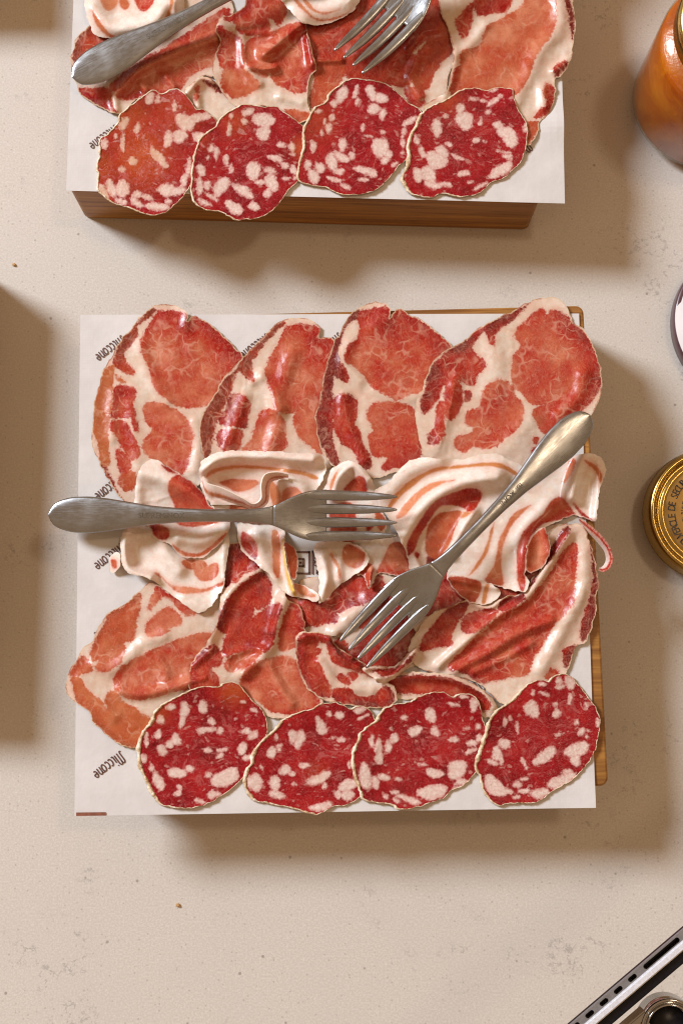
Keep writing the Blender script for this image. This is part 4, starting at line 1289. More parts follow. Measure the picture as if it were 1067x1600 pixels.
salami('third salami slice from the left on the middle paper with a thick rind edge', GS, (540, 1060, 4.502),
       [(240, 250), (280, 210), (360, 180), (450, 165), (520, 130), (600, 100), (680, 100), (750, 130), (800, 110), (860, 110), (920, 140), (945, 200), (960, 280), (980, 330), (985, 400), (970, 500), (930, 620), (890, 690), (830, 750), (740, 790), (690, 840), (600, 870), (520, 900), (380, 920), (330, 890),
        (220, 870), (130, 850), (100, 780), (65, 680), (50, 560), (60, 490), (90, 440), (110, 380), (160, 340), (220, 290)],
       [(600, 260, 38, 62, -15), (490, 370, 55, 34, -20), (340, 425, 35, 40), (300, 480, 28, 45, -10), (232, 490, 26, 70, -5), (238, 560, 36, 38), (180, 440, 22, 40, 10), (140, 690, 45, 95, -15), (210, 730, 30, 45, -20), (265, 695, 45, 30, 0), (630, 665, 70, 32, 10), (780, 640, 78, 66, -20),
        (810, 730, 50, 25, -10), (610, 800, 115, 50, -10), (450, 855, 80, 28, 20), (880, 455, 38, 25), (935, 420, 25, 25), (625, 370, 35, 40, 10), (760, 430, 40, 24), (530, 605, 30, 15), (345, 800, 30, 14), (370, 710, 25, 12), (900, 180, 32, 45), (830, 130, 35, 18), (770, 185, 60, 12, 10),
        (410, 275, 25, 22), (320, 355, 18, 14), (930, 340, 15, 22, -20), (850, 350, 25, 15), (880, 510, 45, 18, -20), (790, 770, 45, 14, -20), (360, 860, 35, 14, 20), (280, 830, 20, 14)])
salami('salami slice at the near right corner of the middle paper beside bare wood', GS, (730, 1040, 4.502),
       [(570, 115), (610, 75), (680, 60), (740, 90), (790, 150), (850, 230), (900, 300), (930, 390), (920, 480), (905, 570), (870, 650), (800, 740), (740, 800), (640, 860), (560, 910), (480, 960), (390, 965), (280, 970), (210, 980), (150, 930), (110, 870), (90, 780), (60, 720), (75, 640), (100, 560),
        (130, 480), (150, 400), (200, 320), (280, 270), (340, 220), (390, 160), (480, 110), (540, 105)],
       [(455, 310, 45, 72, -30), (545, 635, 92, 42, -30), (770, 590, 85, 55, -15), (760, 660, 40, 50), (190, 850, 60, 90, -35), (260, 880, 55, 30, 10), (660, 810, 102, 45, -25), (510, 900, 60, 40, -10), (260, 550, 38, 45), (205, 620, 34, 52, -20), (235, 660, 20, 45, -15), (395, 880, 42, 22),
        (350, 840, 35, 25), (405, 795, 30, 18), (345, 925, 25, 15), (720, 120, 35, 50, -35), (645, 110, 30, 30), (800, 465, 30, 28), (630, 335, 30, 30), (720, 235, 20, 35), (265, 400, 20, 28), (300, 375, 15, 20), (350, 440, 20, 35), (175, 680, 45, 18, 25), (400, 690, 20, 45, -20), (620, 270, 20, 12),
        (540, 200, 40, 14, 20), (650, 150, 30, 18), (835, 280, 12, 30), (770, 400, 22, 20), (915, 400, 15, 30), (650, 485, 35, 12, -20), (855, 460, 18, 14), (840, 500, 16, 14), (460, 190, 12, 22), (520, 130, 28, 18), (700, 745, 40, 16, -10)])

# ------------------------------------------------------------------ meats of the top board
kD = lambda pts: cv(640, 0, 3.996, pts)
kC = lambda pts: cv(480, 0, 3.996, pts)
kB = lambda pts: cv(330, 0, 3.996, pts)
kA = lambda pts: cv(100, 0, 3.996, pts)
slice_piece('coppa_slice', 'dark red coppa slice under the fork tines on the top board', 'coppa', GT,
    kC([(-40, 160), (100, 110), (200, 60), (300, -40), (500, -160), (900, -180), (960, 0), (940, 300), (880, 480), (860, 600), (780, 690), (690, 690), (600, 640), (480, 580), (330, 560), (220, 600), (120, 690), (20, 700), (-10, 500), (-40, 330)]),
    [(kC([(-20, 190), (200, 90), (330, -40), (500, -150), (800, -160), (860, 60), (780, 200), (640, 320), (660, 380), (620, 520), (500, 512), (330, 482), (262, 460), (212, 380), (60, 370), (20, 300)]), .66, .05, .5),
     (kC([(60, 382), (210, 376), (230, 420), (170, 540), (80, 640), (36, 640), (60, 480)]), .52, .15), (kC([(700, 350), (800, 200), (880, 120), (910, 280), (850, 360), (770, 450), (740, 540), (690, 540), (660, 450)]), .60, .1, .4),
     (kC([(630, 560), (722, 590), (690, 622), (640, 602)]), .5), (kC([(640, 622), (716, 640), (680, 656)]), .55)], cop, bias=5, thick=1.0, wave=.9,
    ridges=[(kC([(50, 378), (210, 372)]), 3.0, 6), (kC([(640, 300), (720, 200), (800, 180)]), 3.0, 7), (kC([(680, 380), (640, 480), (700, 600)]), 3.0, 8), (kC([(300, 330), (560, 210)]), 3.0, 12)])
slice_piece('coppa_slice', 'big coppa slice on the right of the top paper with a wide white fat border', 'coppa', GT,
    kD([(190, 60), (200, -80), (420, -200), (800, -200), (980, -80), (1030, 100), (1025, 250), (1010, 350), (990, 410), (950, 470), (905, 495), (912, 560), (900, 640), (860, 720), (810, 765), (800, 820), (740, 905), (640, 800), (480, 700), (300, 680), (150, 700), (80, 668), (180, 600),
        (235, 560), (270, 350), (245, 200)]),
    [(kD([(330, 310), (430, 280), (480, 170), (620, 82), (700, 30), (740, -80), (890, -60), (912, 100), (880, 220), (800, 320), (760, 420), (722, 520), (660, 592), (500, 600), (330, 580), (312, 430)]), .26, .10),
     (kD([(290, 110), (390, 10), (392, 100), (372, 200), (332, 250), (300, 190)]), .44), (kD([(400, 40), (420, -100), (640, -100), (612, 60), (560, 80), (430, 100)]), .60),
     (kD([(970, -20), (1020, 60), (1030, 130), (1016, 250), (992, 150)]), .78), (kD([(892, 420), (960, 382), (992, 402), (950, 462), (912, 490)]), .66), (kD([(850, 510), (908, 560), (892, 660), (862, 720), (780, 742), (772, 722), (852, 640), (832, 570)]), .38),
     (kD([(740, 760), (800, 762), (800, 820), (740, 900), (730, 800)]), .44, .2), (kD([(250, 560), (280, 432), (312, 420), (322, 560), (270, 590)]), .34, .1), (kD([(120, 600), (150, 430), (220, 380), (240, 420), (190, 520), (160, 620)]), .5)], cop, 1.0, wave=.8, curl=1.3,
    ridges=[(kD([(930, -40), (930, 160), (800, 330), (740, 480), (660, 620)]), 3.4, 14), (kD([(470, 160), (380, 270), (310, 330)]), 2.4, 10), (kD([(240, 240), (280, 380), (220, 600)]), 3.0, 9), (kD([(830, 560), (840, 660)]), 3.0, 9), (kD([(980, 380), (900, 440)]), 2.5, 7)])
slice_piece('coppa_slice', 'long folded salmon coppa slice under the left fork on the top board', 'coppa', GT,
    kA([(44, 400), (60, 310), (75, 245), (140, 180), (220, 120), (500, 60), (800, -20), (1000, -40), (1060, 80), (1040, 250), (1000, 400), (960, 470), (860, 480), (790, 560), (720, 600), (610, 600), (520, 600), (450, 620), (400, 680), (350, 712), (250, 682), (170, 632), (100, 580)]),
    [(kA([(62, 330), (140, 190), (210, 180), (330, 230), (250, 300), (140, 320), (100, 400)]), .62, .1),
     (kA([(330, 592), (400, 480), (560, 382), (740, 302), (920, 232), (1000, 250), (980, 380), (870, 420), (790, 470), (700, 572), (560, 584), (420, 612)]), .22),
     (kA([(300, 542), (400, 440), (600, 320), (800, 200), (1000, 60), (1040, 160), (930, 224), (740, 290), (560, 370), (400, 468), (330, 560)]), .46), (kA([(90, 570), (280, 560), (290, 640), (320, 702), (200, 652)]), .42)], cop, bias=3, thick=1.0, wave=.7, curl=1.0,  # band between fork and fold: its shade is put into the deeper lean tone
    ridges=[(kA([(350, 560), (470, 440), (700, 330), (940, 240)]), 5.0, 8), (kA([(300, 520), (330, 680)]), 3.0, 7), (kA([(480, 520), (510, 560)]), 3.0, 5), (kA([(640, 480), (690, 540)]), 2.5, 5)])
slice_piece('fat_flap', 'cream coloured flap of fat between the two left salami slices on the top board', 'fat flap', GT,
    kA([(750, 580), (800, 520), (860, 478), (920, 490), (1010, 570), (1090, 640), (1180, 760), (1000, 800), (900, 790), (830, 680)]), [(kA([(866, 500), (930, 515), (1005, 578), (980, 586), (905, 540)]), .7), (kA([(820, 540), (850, 540), (840, 620), (810, 620)]), .3)], cop, 1.0, wave=.8,
    ridges=[(kA([(770, 580), (850, 490), (920, 500)]), 4.5, 8), (kA([(830, 600), (840, 660)]), 3.0, 7)])
slice_piece('coppa_slice', 'rumpled coppa slice in the middle of the top board with raised salmon folds', 'coppa', GT,
    kB([(60, 110), (130, 90), (210, 30), (230, -60), (430, -80), (560, 40), (590, 140), (612, 250), (645, 370), (662, 430), (622, 470), (606, 560), (600, 640), (620, 720), (560, 770), (480, 740), (380, 680), (300, 660), (180, 680), (100, 610), (60, 560), (10, 450), (30, 330), (60, 260), (28, 190)]),
    [(kB([(80, 112), (210, 42), (240, -40), (430, -60), (460, 60), (420, 150), (380, 112), (300, 122), (212, 190), (182, 190), (150, 132)]), .46), (kB([(215, 192), (300, 126), (360, 140), (342, 200), (250, 212)]), .44),
     (kB([(40, 182), (110, 200), (180, 250), (200, 330), (190, 430), (80, 422), (50, 330)]), .36, 0, 1.2), (kB([(80, 450), (190, 432), (300, 530), (250, 572), (150, 602), (90, 572)]), .24, .1),
     (kB([(230, 262), (330, 222), (500, 160), (590, 162), (622, 300), (650, 430), (612, 462), (602, 560), (500, 562), (400, 502), (372, 422), (340, 470), (250, 432), (222, 350)]), .36), (kB([(470, 700), (610, 712), (590, 760), (520, 752)]), .36, .2)], cop, bias=3, thick=1.0, wave=.9, curl=1.4,
    ridges=[(kB([(330, 340), (400, 280), (550, 150)]), 6.5, 9), (kB([(250, 415), (340, 430), (400, 420)]), 4.5, 6), (kB([(600, 240), (630, 400)]), 4.0, 6), (kB([(190, 230), (210, 400), (300, 520)]), 3.0, 8), (kB([(60, 120), (180, 190), (380, 200)]), 3.0, 7), (kB([(430, 600), (560, 640)]), 2.5, 8)])
slice_piece('pancetta_slice', 'creamy white pancetta fold above the left fork handle on the top board', 'pancetta', GT,
    kA([(110, -200), (125, -40), (135, 60), (160, 150), (200, 218), (300, 242), (420, 236), (560, 190), (640, 150), (742, 100), (752, 0), (740, -120), (600, -240), (300, -260)]),
    [(kA([(340, -60), (400, 0), (410, 40), (380, 62), (350, 30)]), .40, .3), (kA([(440, -60), (560, -60), (560, 20), (500, 70), (455, 40)]), .46), (kA([(180, 60), (220, 120), (280, 200), (340, 236), (300, 242), (230, 190), (190, 130)]), .2, .35),
     (kA([(672, -40), (660, 40), (640, 90), (628, 152), (648, 142), (668, 80), (695, -40)]), .1, .6), (kA([(220, -60), (330, -40), (330, 40), (260, 60)]), .0, .3)], pan, 1.3, wave=.4,
    ridges=[(kA([(180, 40), (280, 160), (420, 170), (560, 130), (640, 20)]), 8.0, 18), (kA([(700, -60), (700, 80)]), 4.0, 8)])
slice_piece('pancetta_slice', 'rounded pancetta lobe with thin brown lines at the top centre of the top board', 'pancetta', GT,
    kB([(400, -120), (430, -10), (480, 52), (540, 120), (600, 150), (700, 152), (800, 120), (880, 70), (940, -30), (960, -160), (700, -220)]),
    [(kB([(500, -20), (570, 62), (640, 122), (720, 132), (820, 102), (870, 60), (830, 90), (720, 118), (650, 108), (590, 55), (520, -20)]), .05, .35), (kB([(560, -20), (620, 60), (700, 90), (800, 60), (700, 76), (640, 50), (580, -20)]), .05, .3)], pan, 1.3, wave=.4,
    ridges=[(kB([(520, 40), (680, 60), (850, -20)]), 6.0, 22)])
GS2 = 'salami slices on the top board'
salami('orange tinted salami slice at the left of the top board overhanging its edge', GS2, (140, 130, 5.335),
       [(530, 60), (600, 85), (700, 50), (760, 60), (830, 130), (890, 215), (960, 220), (1060, 320), (1060, 420), (1000, 520), (930, 640), (890, 740), (850, 830), (780, 940), (680, 1040), (600, 1085), (500, 1095), (400, 1060), (280, 1020), (180, 985), (100, 920), (70, 870), (80, 760), (65, 700), (90, 590),
        (85, 480), (160, 420), (240, 330), (260, 260), (340, 190), (430, 120)],
       [(505, 120, 36, 68, 25), (570, 130, 26, 42, 20), (290, 335, 35, 75, 20), (400, 370, 26, 52, 20), (800, 325, 98, 58, 30), (755, 445, 65, 55), (655, 470, 35, 75, 15), (910, 450, 50, 55), (130, 510, 30, 50, -5), (280, 490, 18, 85), (365, 645, 35, 38), (270, 720, 38, 25, 20), (185, 880, 45, 75, -15),
        (275, 880, 60, 75, -15), (120, 920, 35, 75, -25), (560, 1030, 95, 35, 0), (600, 640, 32, 100, -35), (400, 1000, 60, 28, 35), (265, 985, 45, 28, 15), (640, 890, 80, 50), (730, 900, 70, 38, -15), (830, 690, 28, 70, 10), (790, 800, 28, 50, 20), (480, 950, 60, 22, 20), (930, 280, 90, 36, -10),
        (710, 190, 20, 48), (540, 590, 20, 60, -15), (400, 930, 40, 28), (220, 440, 14, 20), (660, 985, 30, 14)], [(430, 620, 260, .85), (330, 300, 220, .65), (120, 700, 160, .6), (700, 250, 240, .45), (100, 920, 100, .7)], left=1.4)
salami('second salami slice from the left on the top board overhanging its edge', GS2, (290, 150, 5.335),
       [(480, 75), (560, 75), (660, 95), (750, 90), (830, 140), (920, 210), (990, 270), (1010, 400), (985, 560), (940, 700), (850, 790), (780, 890), (700, 970), (620, 1010), (520, 1025), (420, 1030), (350, 990), (280, 960), (160, 940), (80, 890), (50, 800), (55, 700), (65, 560), (90, 440), (130, 350), (200, 290),
        (260, 250), (290, 190), (370, 130), (440, 90)],
       [(515, 135, 62, 30, -10), (650, 200, 90, 62, 10), (650, 310, 55, 65), (365, 270, 18, 72, 5), (380, 170, 18, 28), (215, 430, 25, 38), (258, 480, 25, 55), (185, 510, 16, 22), (130, 620, 30, 60), (565, 620, 70, 68), (750, 520, 70, 25, 15), (830, 580, 32, 25), (720, 720, 55, 72, -25), (700, 620, 60, 28, 10),
        (310, 740, 75, 52, -30), (265, 790, 36, 60, 10), (480, 790, 110, 40, 35), (400, 930, 80, 50, 40), (570, 920, 45, 35), (900, 615, 30, 38), (840, 685, 38, 15), (180, 740, 28, 45, -10), (120, 750, 30, 75), (220, 840, 70, 18, 30), (680, 810, 35, 36), (340, 530, 26, 48), (800, 410, 35, 22), (890, 420, 28, 38),
        (890, 490, 25, 16), (490, 210, 22, 28), (160, 890, 70, 26, 25), (620, 720, 40, 22), (910, 680, 18, 18), (380, 600, 18, 40)], [(420, 220, 110, .5), (960, 430, 80, .7), (120, 360, 90, .3)], left=1.6)
salami('third salami slice from the left on the top board, below the fork tips', GS2, (460, 110, 5.335),
       [(490, 65), (560, 75), (640, 85), (730, 100), (810, 145), (890, 210), (960, 280), (1030, 310), (1060, 380), (1040, 490), (980, 620), (930, 740), (860, 800), (800, 880), (720, 960), (640, 1010), (540, 1030), (430, 1035), (360, 1020), (280, 980), (160, 960), (60, 930), (30, 880), (45, 780), (60, 700), (80, 640),
        (75, 540), (90, 460), (130, 380), (170, 310), (260, 270), (290, 200), (360, 140), (430, 90)],
       [(395, 200, 52, 75, 30), (330, 280, 28, 32), (510, 180, 22, 62, 10), (525, 255, 18, 38, 10), (640, 190, 42, 65, -15), (720, 230, 50, 46), (660, 320, 58, 46, 10), (735, 365, 32, 46, 20), (285, 485, 28, 42), (310, 390, 26, 28), (250, 425, 14, 30), (155, 635, 26, 55), (715, 640, 80, 78), (780, 700, 35, 40),
        (750, 750, 46, 32, 10), (310, 760, 50, 78), (390, 720, 70, 36, 40), (370, 840, 48, 32), (575, 830, 95, 30, 10), (650, 860, 38, 32, 30), (160, 880, 46, 72, -15), (210, 810, 40, 55, -20), (110, 790, 30, 48, 20), (430, 970, 50, 22, 15), (400, 620, 40, 56), (480, 710, 22, 38, -20), (735, 510, 28, 18),
        (960, 420, 80, 22, -35), (910, 520, 22, 48, 10), (905, 610, 16, 42), (905, 680, 22, 22), (230, 520, 18, 28), (570, 475, 16, 32), (570, 910, 50, 16, -5), (830, 780, 35, 14, -20), (620, 550, 35, 12, 20), (200, 340, 40, 14, -10), (330, 910, 60, 20, 25)], [(200, 430, 150, .35)], left=2.2)
salami('salami slice at the right of the top board with a curled papery rind', GS2, (620, 120, 4.85),
       [(510, 95), (590, 90), (680, 105), (730, 85), (800, 85), (870, 95), (880, 150), (910, 230), (960, 320), (990, 400), (980, 480), (965, 560), (940, 640), (880, 700), (800, 770), (710, 800), (640, 870), (560, 900), (440, 905), (350, 880), (260, 910), (160, 900), (100, 880), (60, 820), (45, 760), (75, 680), (90, 590),
        (80, 520), (110, 440), (150, 360), (180, 290), (250, 230), (330, 195), (420, 150), (450, 120)],
       [(510, 330, 72, 68), (480, 245, 38, 38), (305, 390, 34, 85, -5), (300, 630, 80, 70, 20), (330, 560, 36, 46, -20), (240, 740, 50, 85, -30), (160, 740, 40, 56, -25), (270, 820, 62, 32, 15), (860, 460, 52, 85, -25), (800, 420, 46, 46), (765, 365, 42, 30), (800, 700, 80, 50, -20), (740, 745, 60, 26, -15),
        (635, 335, 20, 32), (740, 180, 80, 20, -40), (690, 265, 26, 20), (840, 605, 45, 24), (510, 730, 50, 24), (370, 815, 50, 20, 15), (970, 390, 18, 42), (150, 480, 22, 38, -10), (190, 570, 20, 55, -20), (370, 300, 22, 26), (660, 180, 30, 12), (580, 165, 30, 12), (630, 830, 60, 20, -30), (560, 800, 28, 12, -10),
        (600, 480, 30, 18), (390, 510, 30, 20, 25), (810, 570, 60, 14, 10), (730, 100, 40, 14, -10), (360, 580, 30, 46, -20), (460, 610, 60, 18, 20), (660, 490, 20, 12)], [(380, 170, 90, .5)], left=3.4)
# ------------------------------------------------------------------ forks
def fork(end, tip, z_end, z_tip, label, roll=0.0, swing=0.0, text='SUPREMINOX', flip=False, cut=None, text_at=0.45, zcurve=1.0):
    """a four-tined steel fork; end and tip are photo pixels with heights"""
    E, T = U(end[0], end[1], z_end), U(tip[0], tip[1], z_tip)
    ax = (T - E)
    L = ax.length
    X = ax.normalized()
    Yv = Vector((0, 0, 1)).cross(X).normalized()
    Zv = X.cross(Yv)
    R = Matrix((X, Yv, Zv)).transposed()
    R = R @ Matrix.Rotation(roll, 3, 'X')
    root = empty('fork', E)
    root.rotation_mode = 'QUATERNION'
    root.rotation_quaternion = R.to_quaternion()
    bpy.context.view_layer.update()
    tag(root, label, 'fork', 'steel forks on the meat')
    # half width along the length (fractions of the length)
    S = np.array([0, .004, .015, .035, .07, .12, .17, .23, .30, .38, .46, .54, .59, .63, .66, .69, .72, .75, .775, .80])
    Wd = np.array([0, .016, .031, .0425, .0515, .0530, .0480, .0385, .0275, .0205, .0180, .0185, .0200, .0235, .032, .048, .0620, .0705, .0738, .0748])
    s = np.unique(np.concatenate([np.linspace(0, .02, 8), np.linspace(.02, .80, 110)]))
    w = np.interp(s, S, Wd)
    kern = np.array([1, 2, 3, 2, 1]) / 9
    ws = np.convolve(np.pad(w, 2, mode='edge'), kern, 'valid')
    w = np.where(s < .03, w, ws)

    def prof(q):           # side view of the fork (height, fraction of length)
        return zcurve * np.interp(q, [0, .08, .25, .45, .60, .68, .76, .82, .88, .94, 1.0],
                         [.004, .006, .016, .030, .034, .026, .010, .004, .006, .016, .034])

    def smooth_prof(q):
        return sum(prof(np.clip(q + d, 0, 1)) for d in np.linspace(-.05, .05, 9)) / 9

    z0 = smooth_prof(s)
    th = np.interp(s, [0, .05, .3, .55, .66, .8], [.0105, .0115, .0150, .0165, .0120, .0095])
    K = 20
    V, Fc = [], []
    for i in range(len(s)):
        dish = 0.0
        for j in range(K):
            a = 2 * math.pi * j / K
            c, sn = math.cos(a), math.sin(a)
            yy = math.copysign(abs(c) ** 0.55, c) * w[i]
            zz = math.copysign(abs(sn) ** 0.7, sn) * th[i] * .5
            # head is dished, handle slightly crowned
            u = yy / max(w[i], 1e-6)
            d = np.interp(s[i], [0, .2, .6, .68, .74, .80], [-.0035, -.003, -.002, .004, .010, .008])
            zz += d * (u * u - 0.5)
            V.append((s[i] * L, yy * L, (z0[i] + zz) * L))
    n_h = int(np.searchsorted(s, .645))
    def sub(i0, i1):
        vv = V[i0 * K:(i1 + 1) * K]
        ff = []
        for i in range(i1 - i0):
            for j in range(K):
                ff.append((i * K + j, i * K + (j + 1) % K, (i + 1) * K + (j + 1) % K, (i + 1) * K + j))
        ff.append(tuple(range(K - 1, -1, -1)))
        m = i1 - i0
        ff.append(tuple(m * K + j for j in range(K)))
        return vv, ff
    for nm, i0, i1 in (('handle', 0, n_h), ('head', n_h, len(s) - 1)):
        vv, ff = sub(i0, i1)
        me = mesh_from(nm, vv, ff)
        o = new_obj(nm, me, M['steel'], root)
    # tines: rooted inside the head, rounded bars that taper and sweep up
    for q in range(4):
        ln = (1.0, 1.0, 1.0, 1.0)[q]
        y0 = (q - 1.5) * .0392
        y1 = (q - 1.5) * .0365
        tt = np.linspace(.735, ln, 30)
        V2, F2 = [], []
        K2 = 12
        for i, t in enumerate(tt):
            u = max(0.0, (t - .79) / (1 - .79))
            hw = np.interp(t, [.735, .76, .80, .84, .92, .985, 1.0], [.006, .0115, .0150, .0150, .0125, .0062, .0022])
            hh = np.interp(t, [.735, .80, .84, .92, 1.0], [.0020, .0075, .0082, .0068, .0030])
            yc = y0 + (y1 - y0) * u
            zc = float(smooth_prof(np.array([t]))[0]) + np.interp(t, [.735, .80], [.0015, .0008]) + (0.0085 * ((q - 1.5) / 1.5) ** 2 * .6 - .003) * (1 - u)
            for j in range(K2):
                a = 2 * math.pi * j / K2
                c, sn = math.cos(a), math.sin(a)
                V2.append((t * L, (yc + math.copysign(abs(c) ** .7, c) * hw) * L, (zc + math.copysign(abs(sn) ** .8, sn) * hh) * L))
        n = len(tt)
        for i in range(n - 1):
            for j in range(K2):
                F2.append((i * K2 + j, i * K2 + (j + 1) % K2, (i + 1) * K2 + (j + 1) % K2, (i + 1) * K2 + j))
        F2.append(tuple(range(K2 - 1, -1, -1)))
        F2.append(tuple((n - 1) * K2 + j for j in range(K2)))
        new_obj('tine', mesh_from('tine', V2, F2), M['steel'], root)
    # stamped lettering on the handle
    if text:
        me = text_mesh(text, 0.0044, 0.00006)
        for v in me.vertices:
            v.co.x *= 0.95
        me.materials.clear()
        o = new_obj('stamped_text', me, M['steel_dark'], root)
        zz = float(smooth_prof(np.array([text_at]))[0]) + float(np.interp(text_at, [0, .05, .3, .55], [.0105, .0115, .015, .0165])) * .5 + .0014
        o.location = (text_at * L, (0.0016 if flip else -0.0016), zz * L)
        sl = (float(smooth_prof(np.array([text_at + .05]))[0]) - float(smooth_prof(np.array([text_at - .05]))[0])) / .1
        o.rotation_euler = (0, -math.atan(sl), math.pi if flip else 0)
    return root


def hmax(pts):
    """highest point of the pile along a photo-pixel path"""
    X = np.array(pts, float)
    X = resample(X, 3, False)
    return grid_sample(Hg, X)


P0 = PZ
fork((77, 804), (620, 806), P0 + .0125, P0 + .0185, 'level steel fork lying across the pancetta with its handle past the left board side', roll=math.radians(9), text_at=.33, text='SUPREMINOX')
fork((920, 648), (550, 1022), P0 + .0190, P0 + .0120, 'diagonal steel fork on the middle board with its handle end at the right', roll=math.radians(-6), text_at=.38, flip=True, text='SUPREMINOX 18')
fork((114, 122), (600, -128), P0 + .0115, P0 + .0150, 'steel fork at the top left, only its handle in the picture', roll=math.radians(4), text_at=.30, text='SUPREMINOX', zcurve=.7)
fork((905, -275), (545, 105), P0 + .0210, P0 + .0105, 'steel fork at the top with its tines pointing down left', roll=math.radians(5), text=None)

# ------------------------------------------------------------------ jars at the right
M['orange'] = None
kk = NT('apricot_preserve')
co = kk.objco()
n1 = kk.noise(co, 45, 4, 0.6, 0.8)
n2 = kk.noise(co, 220, 3, 0.6)
cl = kk.ramp(n1, [(0.3, (0.36, 0.058, 0.0005)), (0.5, (0.45, 0.10, 0.001)), (0.72, (0.58, 0.18, 0.003))])
cl = kk.mix(kk.step(n2, .62, .72, 0, .5), cl, (0.30, 0.07, 0.006))
M['orange'] = kk.set(color=cl, rough=.3, sss=.25, sssr=(1, .4, .08), ssss=.003, normal=kk.bump(n1, .4, .002, kk.bump(n2, .3, .0008)), coat=.3)
M['glass'] = thin_glass('clear_jar_glass', (0.97, 0.95, 0.90))
M['gold'] = mat_plain('gold_lacquered_lid', (0.42, 0.285, 0.085), .22, 1.0, nscale=60, amt=.10, bump=.03)
M['goldtop'] = mat_plain('gold_lid_panel', (0.34, 0.215, 0.075), .38, 1.0, nscale=90, amt=.12, bump=.04)
M['blackink'] = mat_plain('black_print', (0.02, 0.016, 0.012), .5)
M['plum'] = mat_plain('dark_plum_lid', (0.075, 0.030, 0.034), .35, coat=.2)
M['label'] = mat_plain('white_label_paper', (0.80, 0.79, 0.80), .6, nscale=120, amt=.03)

c = U(1093, 166, 0)
rj = 0.0435
jar = empty('preserve_jar', (c.x, c.y, 0))
tag(jar, 'glass jar of orange preserve at the top right edge', 'jar')
g = lathe('glass', [(0, .0005), (rj * .80, .0005), (rj * .93, .0025), (rj, .008), (rj, .075), (rj * .97, .083), (rj * .86, .089), (rj * .84, .094), (rj * .84, .104)], mat=M['glass'], parent=jar)
lathe('preserve', [(0, .004), (rj * .80, .003), (rj * .92, .005), (rj * .988, .010), (rj * .988, .074), (rj * .95, .081), (rj * .5, .0815), (0, .081)], mat=M['orange'], parent=jar)
lathe('lid', [(rj * .88, .092), (rj * .90, .0925), (rj * .905, .104), (rj * .86, .107), (0, .1065)], mat=M['gold'], parent=jar)

# gold lid jar with printed safety text
zt = 0.024
c = U(1116, 800, zt)
rl = 106 / F * (CAMZ - zt) * 1.0
gj = empty('gold_lid_jar', (c.x, c.y, 0))
tag(gj, 'small jar with a shiny gold screw lid printed with black text', 'jar')
lathe('glass', [(0, .0005), (rl * .80, .0005), (rl * .90, .003), (rl * .93, .008), (rl * .93, zt - .014), (rl * .9, zt - .012)], mat=M['glass'], parent=gj)
lathe('contents', [(0, .003), (rl * .86, .003), (rl * .88, .004), (rl * .88, .008), (0, .008)], mat=M['orange'], parent=gj)
lid = lathe('lid', [(rl * .93, zt - .015), (rl * .985, zt - .0152), (rl, zt - .0135), (rl * .985, zt - .012), (rl * .982, zt - .004), (rl * .965, zt - .0012), (rl * .935, zt), (rl * .90, zt + .0001), (rl * .872, zt - .0010),
                    (rl * .855, zt - .0028), (rl * .83, zt - .0034), (rl * .80, zt - .0030), (rl * .775, zt - .0022), (rl * .75, zt - .0024), (rl * .72, zt - .0026)], 128, M['gold'], gj)
lathe('lid_panel', [(rl * .722, zt - .0026), (rl * .70, zt - .00235), (0, zt - .0020)], 96, M['goldtop'], gj)


def ring_text(body, r, size, a0, da, z, parent, mat):
    # letters stand outward, reading clockwise
    for i, ch in enumerate(body):
        if ch == ' ': continue
        me = text_mesh(ch, size, 0.00002)
        me.materials.clear()
        o = new_obj('printed_letter', me, mat, parent)
        a = a0 - da * i
        o.location = (r * math.cos(a), r * math.sin(a), z)
        o.rotation_euler = (0, 0, a - math.pi / 2)
        for v in me.vertices: v.co.x *= .82


ring_text('COUVERCLE DE SECURITE', rl * .575, .0062, math.radians(229), math.radians(5.55), zt - .00195, gj, M['blackink'])
ring_text("ZIONE E' RIALZATO", rl * .415, .0040, math.radians(222), math.radians(4.6), zt - .0019, gj, M['blackink'])

# jar with white round label on a dark lid
zt = 0.012
c = U(1180, 503, zt)
rw = 131 / F * (CAMZ - zt)
wj = empty('round_tin', (c.x, c.y, 0))
tag(wj, 'flat round tin, dark plum sides, white paper label on top, right edge', 'tin')
lathe('lid', [(rw * .97, .001), (rw, .002), (rw, zt - .0012), (rw * .985, zt - .0003), (rw * .96, zt), (0, zt)], 128, M['plum'], wj)
lab = []
for i in range(72):
    a = 2 * math.pi * i / 72
    r = rw * .988
    x, y = r * math.cos(a), r * math.sin(a)
    if math.degrees(a) % 360 > 148 and math.degrees(a) % 360 < 166: x *= .95; y *= .93
    lab.append((x - rw * .002, y + rw * .012, zt + .0004))
me = mesh_from('paper_label', lab, [tuple(range(72))], False)
o = new_obj('paper_label', me, M['label'], wj)
md = o.modifiers.new('thickness', 'SOLIDIFY'); md.thickness = .0003; md.offset = 1

